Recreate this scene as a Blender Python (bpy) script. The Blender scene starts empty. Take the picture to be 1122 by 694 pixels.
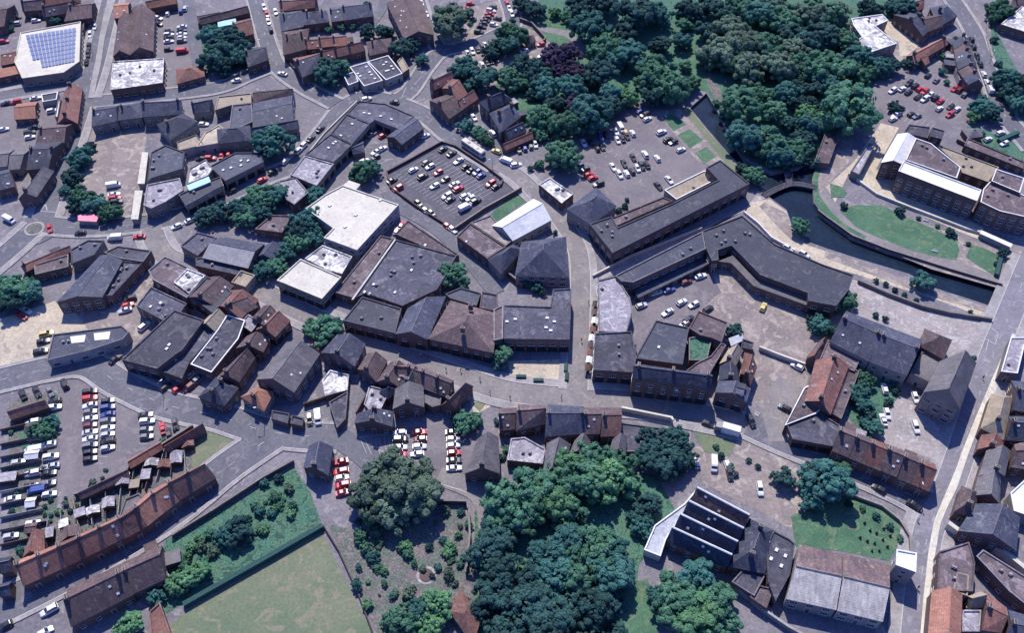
import bpy, math, random
from mathutils import Vector, Matrix
random.seed(11)
R = math.radians
S = bpy.context.scene
COL = S.collection
# ---------------------------------------------------------------- camera geometry
CX, CY, F, TH, H = 561.0, 347.0, 1000.0, R(49.5), 228.0
FW = Vector((0, math.cos(TH), -math.sin(TH))); UP = Vector((0, math.sin(TH), math.cos(TH)))
def W(px, py, z=0.0):
    d = Vector((1, 0, 0)) * (px - CX) + UP * (CY - py) + FW * F
    k = (z - H) / d.z
    return Vector((d.x * k, d.y * k, z))
def pxscale(py):                       # image pixels per metre on the ground at this row
    return (F * math.sin(TH) - (CY - py) * math.cos(TH)) / H
OX = (0, 220, 440, 660, 882); OY = (0, 170, 340, 514); ZM = 925 / 240
def pts(tile, s):
    out = []
    for q in s.split():
        a = q.split(',')
        x, y = float(a[0]), float(a[1])
        if tile != 'P':
            x = OX[int(tile[0])] + x / ZM; y = OY[int(tile[1])] + y / ZM
        out.append((x, y) + tuple(a[2:]))
    return out
# ---------------------------------------------------------------- camera, light, world
cam = bpy.data.cameras.new('camera'); co = bpy.data.objects.new('camera', cam); COL.objects.link(co)
co.location = (0, 0, H); co.rotation_euler = (R(90) - TH, 0, 0)
cam.sensor_width = 36; cam.lens = 36 * F / 1122; cam.clip_end = 6000; cam.clip_start = 1
S.camera = co
EL, AZ = R(52), R(10)
sd = Vector((math.sin(AZ) * math.cos(EL), -math.cos(AZ) * math.cos(EL), -math.sin(EL)))
sl = bpy.data.lights.new('sun', 'SUN'); so = bpy.data.objects.new('sun', sl); COL.objects.link(so)
sl.energy = 4.6; sl.angle = R(0.55); sl.color = (1.0, 0.93, 0.84)
so.rotation_euler = sd.to_track_quat('-Z', 'Y').to_euler(); so.location = (0, 300, 400)
w = bpy.data.worlds.new('World'); S.world = w; w.use_nodes = True
nt = w.node_tree; bg = nt.nodes['Background']
sk = nt.nodes.new('ShaderNodeTexSky'); sk.sky_type = 'NISHITA'; sk.sun_disc = False
sk.sun_elevation = EL; sk.sun_rotation = math.atan2(-sd.x, -sd.y); sk.ozone_density = 3.0
tn = nt.nodes.new('ShaderNodeVectorMath'); tn.operation = 'MULTIPLY'; tn.inputs[1].default_value = (.52, .76, 1.6)
nt.links.new(sk.outputs[0], tn.inputs[0]); nt.links.new(tn.outputs[0], bg.inputs[0]); bg.inputs[1].default_value = 0.100
S.view_settings.view_transform = 'Standard'; S.view_settings.look = 'None'
S.view_settings.exposure = 0.36; S.view_settings.gamma = 1
S.render.engine = 'CYCLES'
S.cycles.max_bounces = 5; S.cycles.transparent_max_bounces = 4
# ---------------------------------------------------------------- materials
MATS = {}
def mat(name, c1, c2=None, big=6.0, fine=0.7, rough=0.85, contrast=0.35, streak=None, rnd=0.0, bump=0.0, spec=0.3, metal=0.0, blotch=None, coord='pos', cells=0):
    m = bpy.data.materials.new(name); m.use_nodes = True; n = m.node_tree.nodes; L = m.node_tree.links
    b = n['Principled BSDF']; b.inputs['Roughness'].default_value = rough
    b.inputs['Specular IOR Level'].default_value = spec; b.inputs['Metallic'].default_value = metal
    c2 = c2 or tuple(v * 0.7 for v in c1)
    if coord == 'pos': src = n.new('ShaderNodeNewGeometry').outputs['Position']
    elif coord == 'uv': src = n.new('ShaderNodeTexCoord').outputs['UV']
    else: src = n.new('ShaderNodeTexCoord').outputs['Object']
    def noise(scale, vec, det=4, dist=0.0):
        q = n.new('ShaderNodeTexNoise'); q.inputs['Scale'].default_value = scale; q.inputs['Detail'].default_value = det
        q.inputs['Roughness'].default_value = 0.6; q.inputs['Distortion'].default_value = dist
        L.new(vec, q.inputs['Vector']); return q.outputs[0]
    def mapr(v, a, bb, lo, hi):
        q = n.new('ShaderNodeMapRange'); q.inputs[1].default_value = a; q.inputs[2].default_value = bb
        q.inputs[3].default_value = lo; q.inputs[4].default_value = hi; L.new(v, q.inputs[0]); return q.outputs[0]
    def mul(v1, v2):
        q = n.new('ShaderNodeMath'); q.operation = 'MULTIPLY'; L.new(v1, q.inputs[0]); L.new(v2, q.inputs[1]); return q.outputs[0]
    nb = noise(1.0 / big, src, 5, 0.5)
    mx = n.new('ShaderNodeMix'); mx.data_type = 'RGBA'
    mx.inputs[6].default_value = (*c1, 1); mx.inputs[7].default_value = (*c2, 1)
    L.new(mapr(nb, 0.36, 0.64, 0, 1), mx.inputs[0])
    colr = mx.outputs[2]
    val = mapr(noise(1.0 / fine, src, 3), 0.3, 0.7, 1 - contrast, 1 + contrast)
    if streak:                                     # uv: u along the eave, v up the slope, in metres
        uv = n.new('ShaderNodeTexCoord').outputs['UV']
        mp = n.new('ShaderNodeMapping'); mp.inputs['Scale'].default_value = (1.1, 0.22, 1); L.new(uv, mp.inputs[0])
        val = mul(val, mapr(noise(1.0, mp.outputs[0], 3), 0.3, 0.7, 1 - streak, 1 + streak))
        wv = n.new('ShaderNodeTexWave'); wv.bands_direction = 'Y'; wv.inputs['Scale'].default_value = 0.55
        wv.inputs['Distortion'].default_value = 1.2; L.new(uv, wv.inputs[0])
        val = mul(val, mapr(wv.outputs[1], 0, 1, 0.90, 1.08))
    if blotch:                                     # light or dark patches with their own edge
        bc, amt, bs = blotch
        m2 = n.new('ShaderNodeMix'); m2.data_type = 'RGBA'; L.new(colr, m2.inputs[6]); m2.inputs[7].default_value = (*bc, 1)
        L.new(mapr(noise(1.0 / bs, src, 5, 1.5), 0.60 - amt * 0.25, 0.66 - amt * 0.25, 0, 0.85), m2.inputs[0]); colr = m2.outputs[2]
    if cells:                                      # felt bays and repairs laid at different times
        q = n.new('ShaderNodeTexVoronoi'); q.distance = 'CHEBYCHEV'; q.inputs['Scale'].default_value = .14; q.inputs['Randomness'].default_value = .8; L.new(src, q.inputs['Vector'])
        sp = n.new('ShaderNodeSeparateColor'); L.new(q.outputs['Color'], sp.inputs[0]); val = mul(val, mapr(sp.outputs[0], 0, 1, 1 - cells, 1 + cells))
    if rnd:
        oi = n.new('ShaderNodeObjectInfo'); val = mul(val, mapr(oi.outputs['Random'], 0, 1, 1 - rnd, 1 + rnd))
    vm = n.new('ShaderNodeVectorMath'); vm.operation = 'SCALE'; L.new(colr, vm.inputs[0]); L.new(val, vm.inputs['Scale'])
    L.new(vm.outputs[0], b.inputs['Base Color'])
    if bump:
        bp = n.new('ShaderNodeBump'); bp.inputs['Strength'].default_value = bump; bp.inputs['Distance'].default_value = 0.15
        L.new(noise(2.2, src, 4), bp.inputs['Height']); L.new(bp.outputs[0], b.inputs['Normal'])
    MATS[name] = m; return m
mat('slate', (.064, .069, .098), (.040, .046, .075), 7, .6, .7, .3, streak=.25, rnd=.25, blotch=((.12, .12, .14), .12, 3))
mat('felt', (.075, .073, .098), (.046, .049, .073), 5, 1.0, .8, .3, rnd=.22, cells=.22, blotch=((.125, .12, .14), .22, 5))
mat('brown', (.135, .092, .092), (.085, .064, .070), 6, .6, .85, .25, streak=.25, rnd=.22, blotch=((.18, .15, .13), .1, 2))
mat('red', (.235, .11, .088), (.155, .083, .075), 5, .6, .85, .25, streak=.25, rnd=.18, blotch=((.2, .17, .14), .1, 2))
mat('orange', (.37, .18, .125), (.27, .135, .10), 4, .6, .85, .22, streak=.22, rnd=.15)
mat('tan', (.36, .30, .22), (.27, .23, .18), 5, .8, .85, .2, streak=.15, rnd=.12)
mat('grey', (.17, .158, .165), (.12, .113, .122), 5, .6, .85, .2, streak=.25, rnd=.15)
mat('cream', (.56, .53, .45), (.47, .44, .37), 6, .9, .7, .12, rnd=.05, blotch=((.36, .34, .29), .05, 2.5))
mat('white', (.70, .70, .68), (.58, .59, .60), 4, 1, .6, .12)
mat('mottled', (.46, .45, .44), (.17, .16, .17), 5, .9, .8, .35, blotch=((.68, .67, .66), .45, 3.5))
mat('flatbrown', (.13, .098, .105), (.085, .068, .078), 5, .9, .85, .28, rnd=.2, cells=.2, blotch=((.19, .16, .17), .2, 4))
mat('palemetal', (.43, .41, .39), (.31, .295, .29), 3, .6, .6, .2, streak=.25)
mat('lightroad', (.21, .20, .225), (.165, .16, .182), 10, 1, .9, .15, blotch=((.26, .25, .27), .15, 4))
mat('gravelroof', (.30, .28, .31), (.21, .195, .225), 5, .7, .9, .3, blotch=((.42, .40, .42), .3, 3))
mat('pink', (.75, .25, .33), (.62, .2, .28), 3, .6, .6, .1)
mat('skyblue', (.38, .62, .70), (.3, .5, .6), 3, .6, .3, .1)
mat('brick', (.15, .098, .092), (.10, .072, .072), 5, .4, .9, .25, rnd=.2)
mat('render', (.32, .30, .285), (.24, .225, .22), 4, .6, .9, .15, rnd=.2)
mat('stone', (.23, .21, .195), (.165, .15, .145), 4, .5, .9, .25, rnd=.15)
mat('concrete', (.34, .33, .33), (.25, .24, .25), 4, .7, .9, .2, rnd=.1)
mat('coping', (.20, .19, .20), (.12, .115, .13), 3, .5, .8, .2, rnd=.35)
mat('ground', (.20, .185, .20), (.14, .133, .152), 14, 1.0, .95, .22, blotch=((.255, .235, .235), .15, 5))
mat('asphalt', (.138, .138, .158), (.105, .107, .126), 14, 1.0, .9, .15, blotch=((.185, .178, .20), .15, 4))
mat('lane', (.225, .205, .20), (.17, .157, .16), 10, .9, .9, .15, blotch=((.27, .24, .21), .12, 4))
mat('lot', (.19, .168, .175), (.138, .125, .138), 14, 1.0, .9, .13, blotch=((.20, .18, .18), .2, 5))
mat('lotdark', (.105, .10, .118), (.08, .078, .095), 12, 1.0, .9, .13, blotch=((.14, .135, .145), .15, 5))
mat('lottan', (.265, .222, .205), (.185, .16, .156), 9, 1.1, .95, .2, blotch=((.34, .30, .26), .25, 6))
mat('sand', (.50, .43, .32), (.38, .33, .26), 8, .9, .95, .2, blotch=((.30, .26, .22), .12, 4))
mat('paleplaza', (.335, .30, .285), (.25, .228, .225), 7, .9, .95, .2, blotch=((.42, .40, .39), .2, 4))
mat('pavement', (.33, .31, .30), (.235, .22, .22), 5, .6, .9, .2)
mat('kerb', (.45, .43, .41), (.36, .34, .33), 3, .5, .9, .1)
mat('paint', (.46, .46, .46), (.30, .30, .30), 3, .4, .7, .25)
mat('grass', (.065, .125, .075), (.045, .092, .055), 8, .6, .95, .25, bump=.4)
mat('lawn', (.075, .16, .095), (.05, .115, .07), 7, .6, .95, .25, blotch=((.12, .17, .10), .25, 4))
mat('drylawn', (.165, .18, .115), (.115, .155, .095), 14, .8, .95, .16, blotch=((.215, .195, .14), .2, 6))
mat('rough', (.055, .15, .105), (.08, .15, .095), 4, .5, .95, .5, bump=.8, blotch=((.03, .07, .055), .25, 2.2))
mat('soil', (.19, .16, .155), (.115, .105, .105), 3, .6, .95, .45, bump=.5, blotch=((.085, .13, .10), .45, 2.0))
mat('frame', (.62, .61, .58), (.5, .5, .48), 3, .4, .6, .1)
mat('door', (.12, .09, .09), (.08, .07, .08), 3, .4, .6, .1, rnd=.4)
mat('glass', (.025, .03, .042), (.018, .022, .03), 3, .5, .12, .1, spec=.6)
mat('glassroof', (.42, .44, .47), (.27, .29, .33), 2, .5, .25, .2, spec=.6)
mat('solar', (.16, .20, .34), (.11, .15, .28), 2, .5, .25, .25, spec=.6)
mat('bark', (.09, .07, .055), (.06, .05, .04), 1, .2, .95, .3)
mat('darkwood', (.085, .06, .05), (.06, .045, .04), 2, .3, .9, .3)
mat('tyre', (.012, .012, .013), (.01, .01, .01), 1, .2, .8, .1, coord='obj')
mat('skin', (.45, .28, .21), (.42, .26, .2), 1, .2, .6, .02, coord='obj')
mat('hair', (.05, .03, .02), (.04, .03, .02), 1, .2, .8, .1, coord='obj')
def leafmat(name, c, c2, tr=.25):
    m = mat(name, c, c2, .55, .16, .75, .28, rnd=.25, coord='obj', spec=.15)
    n = m.node_tree.nodes; L = m.node_tree.links; b = n['Principled BSDF']; o = n['Material Output']
    t = n.new('ShaderNodeBsdfTranslucent'); ms = n.new('ShaderNodeMixShader'); ms.inputs[0].default_value = tr
    L.new(b.inputs['Base Color'].links[0].from_socket, t.inputs[0])
    L.new(b.outputs[0], ms.inputs[1]); L.new(t.outputs[0], ms.inputs[2]); L.new(ms.outputs[0], o.inputs[0])
leafmat('leafgreen', (.120, .265, .165), (.075, .195, .13), .38)
leafmat('leafteal', (.080, .215, .180), (.054, .155, .145), .38)
leafmat('leafdark', (.045, .115, .105), (.034, .085, .085), .3)
leafmat('leaflight', (.165, .33, .150), (.095, .24, .14), .35)
leafmat('leafolive', (.165, .245, .170), (.115, .185, .135), .35)
leafmat('leafpurple', (.080, .062, .115), (.06, .048, .09), .3)
CARC = dict(w=('white', (.66, .66, .67)), s=('silver', (.48, .49, .51)), g=('grey', (.17, .175, .19)), k=('black', (.025, .025, .032)),
            b=('blue', (.05, .085, .27)), r=('red', (.50, .035, .045)), m=('maroon', (.16, .03, .035)), y=('yellow', (.62, .50, .18)))
for k, (nm, c) in CARC.items():
    mat('carpaint_' + nm, c, tuple(v * .92 for v in c), 2, .5, .28, .03, spec=.6, coord='obj')
# ground water
wm = mat('water', (.010, .021, .034), (.007, .014, .024), 9, 1.5, .2, .25, spec=.28, bump=.25)
# ---------------------------------------------------------------- mesh helpers
def mesh(name, V, Fc, mats, mi=None, uv=None, smooth=False):
    me = bpy.data.meshes.new(name); me.from_pydata([tuple(v) for v in V], [], Fc)
    for m in mats: me.materials.append(MATS[m] if isinstance(m, str) else m)
    if mi: me.polygons.foreach_set('material_index', mi)
    if uv:
        l = me.uv_layers.new(name='uv'); k = 0
        for f, fu in zip(me.polygons, uv):
            for j in range(f.loop_total): l.data[f.loop_start + j].uv = fu[j]
    if smooth: me.polygons.foreach_set('use_smooth', [True] * len(me.polygons))
    me.update(); return me
def link(name, data, parent=None, loc=None, rotz=None, scale=None):
    o = bpy.data.objects.new(name, data); COL.objects.link(o)
    if parent: o.parent = parent
    if loc is not None: o.location = loc
    if rotz is not None: o.rotation_euler = (0, 0, rotz)
    if scale is not None: o.scale = scale
    return o
ALL = []
def thing(o, label, cat, group=None):
    o['label'] = label; o['category'] = cat
    if group: o['group'] = group
    ALL.append(o); return o
def empty(name, loc, label, cat, group=None, rotz=0):
    o = link(name, None, None, loc, rotz); o.empty_display_size = 1; return thing(o, label, cat, group)
def area(P): return sum(P[i].x * P[(i + 1) % len(P)].y - P[(i + 1) % len(P)].x * P[i].y for i in range(len(P))) / 2
def ccw(P): return P if area(P) > 0 else P[::-1]
def inset(P, d):
    n = len(P); out = []
    for i in range(n):
        a, b, c = P[i - 1], P[i], P[(i + 1) % n]
        e1 = (b - a).to_2d().normalized(); e2 = (c - b).to_2d().normalized()
        n1 = Vector((-e1.y, e1.x)); n2 = Vector((-e2.y, e2.x)); k = 1 + n1.dot(n2)
        q = (n1 + n2) * (d / max(k, 0.35)); out.append(Vector((b.x + q.x, b.y + q.y, b.z)))
    return out
def pip(x, y, P):
    r = False; n = len(P); j = n - 1
    for i in range(n):
        if (P[i].y > y) != (P[j].y > y) and x < (P[j].x - P[i].x) * (y - P[i].y) / (P[j].y - P[i].y) + P[i].x: r = not r
        j = i
    return r
class MB:
    def __init__(s): s.V = []; s.F = []; s.m = []
    def quad(s, a, b, c, d, m=0): k = len(s.V); s.V += [a, b, c, d]; s.F.append((k, k + 1, k + 2, k + 3)); s.m.append(m)
    def poly(s, P, m=0): k = len(s.V); s.V += list(P); s.F.append(tuple(range(k, k + len(P)))); s.m.append(m)
    def box(s, x0, x1, y0, y1, z0, z1, m=0, T=None):
        c = [Vector(p) for p in ((x0, y0, z0), (x1, y0, z0), (x1, y1, z0), (x0, y1, z0), (x0, y0, z1), (x1, y0, z1), (x1, y1, z1), (x0, y1, z1))]
        if T: c = [T @ p for p in c]
        k = len(s.V); s.V += c
        for f in ((0, 3, 2, 1), (4, 5, 6, 7), (0, 1, 5, 4), (1, 2, 6, 5), (2, 3, 7, 6), (3, 0, 4, 7)):
            s.F.append(tuple(k + q for q in f)); s.m.append(m)
    def prism(s, P, z0, z1, m=0):
        P = ccw(P); n = len(P)
        s.poly([Vector((p.x, p.y, z1)) for p in P], m)
        for i in range(n):
            a, b = P[i], P[(i + 1) % n]
            s.quad(Vector((a.x, a.y, z0)), Vector((b.x, b.y, z0)), Vector((b.x, b.y, z1)), Vector((a.x, a.y, z1)), m)
    def tube(s, p0, p1, r0, r1, n=6, m=0):
        d = (p1 - p0).normalized(); u = d.orthogonal().normalized(); v = d.cross(u); k = len(s.V)
        for p, r in ((p0, r0), (p1, r1)):
            for i in range(n):
                a = 2 * math.pi * i / n; s.V.append(p + (u * math.cos(a) + v * math.sin(a)) * r)
        for i in range(n): j = (i + 1) % n; s.F.append((k + i, k + j, k + n + j, k + n + i)); s.m.append(m)
        s.F.append(tuple(k + n + i for i in range(n))); s.m.append(m)
    def mesh(s, name, mats, smooth=False): return mesh(name, s.V, s.F, mats, s.m, None, smooth)
def shift(V, o): return [v - o for v in V]
# ---------------------------------------------------------------- ground sheets
from mathutils.geometry import tessellate_polygon
SHEETS = []
def sheet(name, tile, s, m, lv=1):
    SHEETS.append((lv, name, ccw([W(p[0], p[1]) for p in pts(tile, s)]), m))
WATER = ccw([W(p[0], p[1]) for p in pts('P', "756,118 774,140 800,170 822,192 832,209 843,216 862,230 868,248 883,264 905,272 942,284 996,300 1022,315 1097,339 1108,318 1040,297 973,276 934,261 905,240 892,222 890,196 898,168 875,184 845,190 815,175 800,150 786,122 774,102")])
def with_hole(name, outer, m, z):
    vs = [Vector((p.x, p.y, z)) for p in outer] + [Vector((p.x, p.y, z)) for p in WATER]
    t = tessellate_polygon([[Vector(p) for p in outer], [Vector((p.x, p.y, 0)) for p in WATER]])
    F_ = []
    for a, b, c in t:
        n = (vs[b] - vs[a]).cross(vs[c] - vs[a]); F_.append((a, b, c) if n.z > 0 else (a, c, b))
    o = link(name, mesh(name, vs, F_, [m])); o['kind'] = 'structure'; return o
with_hole('ground', [Vector(p) for p in ((-1500, -900, 0), (1500, -900, 0), (1500, 2600, 0), (-1500, 2600, 0))], 'ground', 0)
k_ = inset(WATER, -2.5)
o = link('water', mesh('water', [Vector((p.x, p.y, -1.3)) for p in k_], [tuple(range(len(k_)))], ['water'])); o['kind'] = 'structure'
b_ = MB()
for i in range(len(WATER)):
    p, q = WATER[i], WATER[(i + 1) % len(WATER)]
    b_.quad(Vector((p.x, p.y, -2.2)), Vector((p.x, p.y, -.004)), Vector((q.x, q.y, -.004)), Vector((q.x, q.y, -2.2)))
o = link('river_bank', b_.mesh('river_bank', ['stone'])); o['kind'] = 'structure'
# car parks and yards
for nm, t, s, m, lv in [
    ('car_park', 'P', "424,190 484,157 551,198 572,206 497,253 425,206", 'lotdark', 2),
    ('car_park', 'P', "585,175 600,160 640,130 690,112 722,118 786,176 770,187 737,219 690,242 668,246 640,220 600,195", 'lot', 2),
    ('car_park', 'P', "955,88 975,72 1010,78 1060,108 1078,128 1050,140 1018,148 985,138 965,135 930,128 940,100", 'lot', 2),
    ('car_park', 'P', "68,430 88,410 118,412 165,440 176,462 120,510 70,560 64,520", 'lot', 2),
    ('car_park', 'P', "120,412 165,432 222,458 215,470 160,495 110,540 84,545 120,500", 'lot', 3),
    ('car_park', 'P', "395,478 430,470 520,462 520,520 490,530 430,510", 'lot', 2),
    ('car_park', 'P', "470,20 545,0 560,30 560,60 500,46 478,50", 'lottan', 2),
    ('car_park', 'P', "500,60 545,42 560,35 590,30 612,52 560,85 535,95 522,75", 'lottan', 2),
    ('car_park', 'P', "176,12 215,5 222,70 190,78 178,60 168,40", 'lot', 2),
    ('market_yard', 'P', "102,140 162,142 155,185 140,245 112,242 90,200 98,160", 'lottan', 2),
    ('yard', 'P', "0,350 60,330 130,350 132,370 60,372 55,395 10,410 0,412", 'sand', 2),
    ('yard', 'P', "60,310 100,340 135,345 160,300 175,290 210,310 130,400 110,380", 'lottan', 3),
    ('yard', 'P', "0,0 100,0 92,25 60,35 0,40", 'lot', 2),
    ('yard', 'P', "0,110 70,95 60,150 30,200 0,200", 'lot', 2),
    ('yard', 'P', "780,300 800,290 830,300 905,345 890,395 880,440 845,455 812,430 802,380 760,345 735,350 700,350 690,335 730,300", 'lottan', 2),
    ('yard', 'P', "690,330 735,305 780,300 790,320 760,345 720,352 700,365", 'lot', 3),
    ('plaza', 'P', "650,303 690,280 770,250 815,232 828,214 840,216 830,222 795,240 690,294 660,306", 'paleplaza', 2),
    ('gravel_yard', 'P', "930,305 945,310 1010,340 1070,345 1090,355 1065,420 1010,380 940,345 925,330", 'paleplaza', 2),
    ('canal_walk', 'P', "822,222 843,218 862,232 868,250 883,268 942,288 1020,318 1095,342 1088,352 1030,330 935,300 900,290 850,262 815,236", 'sand', 2),
    ('river_margin', 'P', "838,222 862,234 868,250 880,266 866,262 850,246 832,226", 'lottan', 4),
    ('river_margin', 'P', "905,274 942,287 1022,318 1096,341 1092,346 1018,324 938,295 903,282", 'lottan', 4),
    ('yard', 'P', "760,490 840,480 880,520 900,600 830,560 770,530", 'lottan', 2),
    ('yard', 'P', "965,430 1000,440 1045,475 1030,505 970,490 950,470", 'paleplaza', 2),
    ('pavement', 'P', "510,425 540,428 600,432 600,440 545,442 520,455 515,440", 'sand', 3),
    ('courtyard', 'P', "556,396 624,394 626,425 590,424 560,414", 'sand', 3),
    ('yard', 'P', "930,60 1020,50 1000,75 960,62", 'lottan', 2),
    ('terrace_paving', 'P', "905,205 935,178 965,135 985,140 960,185 985,200 1078,250 1072,262 1060,258 960,214 930,190 915,222", 'sand', 3),
    ('waterside_path', 'P', "892,196 915,150 935,150 930,178 905,205 909,225 930,225 1000,240 1060,262 1120,275 1108,320 1020,295 960,270 925,250 905,232 895,220", 'lottan', 2),
    ('forecourt', 'P', "950,165 975,130 1000,140 975,190", 'lot', 2),
    ('garden_path', 'P', "895,216 905,205 911,218 935,240 975,262 1020,275 1100,306 1098,312 1020,292 960,272 925,252 905,236", 'lane', 4),
    ('pavement', 'P', "118,0 127,0 121,20 115,42 111,70 106,92 103,108 97,108 100,90 105,66 109,42 113,20", 'pavement', 46),
    ('yard', '40', "300,120 360,75 480,130 520,160 430,235 400,235 395,180", 'sand', 3),
    ('pavement', 'P', "160,262 172,262 185,280 220,292 260,300 256,306 214,300 178,290 165,276", 'sand', 3),
    ('pavement', 'P', "1109,366 1114,368 1092,425 1074,462 1060,500 1048,536 1038,556 1030,575 1024,610 1017,660 1012,720 1006,720 1012,650 1017,605 1023,572 1033,548 1045,520 1056,490 1070,455 1087,415", 'cream', 45),
]: sheet(nm, t, s, m, lv)
# greens
for nm, t, s, m, lv in [
    ('park_grass', 'P', "590,-40 1000,-60 985,40 950,110 935,128 915,148 898,166 875,182 846,188 817,173 802,149 788,121 774,100 755,92 735,95 700,112 640,128 590,150 565,120 540,95 600,60 612,50 590,28", 'rough', 2),
    ('grass', 'P', "580,30 605,12 625,22 640,45 665,60 650,75 615,55", 'lawn', 3),
    ('grass', 'P', "752,45 765,50 772,80 774,100 762,98 754,75", 'lawn', 4),
    ('park_path', 'P', "575,24 600,30 625,34 640,48 668,66 664,70 636,54 620,40 598,35 572,28", 'lane', 4),
    ('dirt_path', 'P', "765,45 770,50 785,90 800,120 815,140 808,142 790,122 776,96", 'soil', 4),
    ('grass', '30', "250,490 300,480 355,525 300,555", 'lawn', 4),
    ('grass', '30', "315,572 370,545 425,592 370,627", 'lawn', 4),
    ('grass', '30', "390,647 440,620 480,662 430,692", 'lawn', 4),
    ('allotment_path', '30', "225,470 370,455 560,694 500,720 400,680", 'lottan', 3),
    ('bank_grass', '30', "330,462 362,452 450,560 560,690 590,740 555,740 480,640 400,540", 'drylawn', 4),
    ('lawn', '41', "150,240 180,222 215,212 330,215 420,260 540,310 640,360 652,400 640,445 560,432 440,400 300,345 215,305", 'lawn', 5),
    ('lawn', '41', "700,380 760,395 815,425 825,470 800,510 735,470 680,430", 'lawn', 5),
    ('lawn', '41', "105,120 155,135 178,160 165,178 110,182", 'lawn', 5),
    ('bank_grass', '41', "62,0 85,10 55,100 60,170 110,240 170,295 260,345 250,355 150,305 80,255 40,195 32,100", 'lawn', 5),
    ('bowling_green', 'P', "150,720 212,662 352,582 408,694 420,720", 'drylawn', 2),
    ('rough_grass', 'P', "182,592 240,560 322,512 340,540 352,572 300,605 205,660 170,680 165,640", 'rough', 2),
    ('verge_grass', '12', "0,480 100,490 160,520 188,575 180,630 100,694 40,720 -20,760 -40,600", 'drylawn', 4),
    ('churchyard_grass', '43', "170,110 260,125 370,175 430,250 438,300 400,330 350,390 160,350 -40,330 -60,200", 'lawn', 3),
    ('lawn', '33', "100,480 190,470 230,560 240,720 110,720", 'lawn', 3),
    ('garden_soil', 'P', "360,575 400,585 470,550 510,560 520,600 525,720 425,720", 'soil', 3),
    ('garden_grass', 'P', "20,470 65,455 62,480 25,495", 'rough', 3),
    ('verge_grass', 'P', "1085,20 1105,60 1122,90 1122,150 1100,110 1088,70", 'rough', 2),
    ('garden_grass', '40', "680,530 740,540 925,620 925,720 830,640 700,590", 'rough', 3),
    ('garden_grass', '30', "-60,470 20,440 60,500 -40,540", 'lawn', 3),
    ('garden_grass', '20', "470,420 520,410 600,450 590,500 530,530 500,500", 'lawn', 4),
    ('garden_grass', '21', "375,250 470,165 530,190 400,285", 'lawn', 3),
    ('garden_grass', '42', "230,260 380,310 400,360 340,440 270,560 230,540 180,440", 'rough', 3),
    ('garden_grass', '32', "380,500 500,520 560,570 540,620 430,600", 'drylawn', 3),
    ('garden_grass', '10', "0,100 230,130 190,290 0,310", 'rough', 2),
    ('garden_grass', '22', "300,400 350,360 370,380 330,430", 'drylawn', 3),
    ('garden_soil', 'P', "10,440 65,430 62,600 10,620", 'soil', 2),
    ('garden_soil', 'P', "30,610 80,545 215,470 230,505 150,560", 'soil', 2),
    ('woodland_floor', 'P', "520,560 640,520 720,520 740,560 700,620 690,720 520,720", 'rough', 2),
]:
    sheet(nm, t, s, m, lv)
SHEETS.sort(key=lambda t: t[0])                     # wider sheets first, each a little above the one before
for i, (lv, nm, P, m) in enumerate(SHEETS):
    z = .004 + .0018 * i if lv < 30 else .23 + (.12 if lv == 46 else 0)
    o = link(nm, mesh(nm, [Vector((p.x, p.y, z)) for p in P], [tuple(range(len(P)))], [m])); o['kind'] = 'structure'
def gz(x, y):
    for i in range(len(RL)):
        L, wd, pv, m = RL[i]
        for p in L[::2]:
            if (p.x - x) ** 2 + (p.y - y) ** 2 < (wd / 2) ** 2: return .207
    z = 0
    for i, (lv, nm, P, m) in enumerate(SHEETS):
        if pip(x, y, P): z = max(z, .004 + .0018 * i if lv < 30 else .23)
    return z
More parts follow.
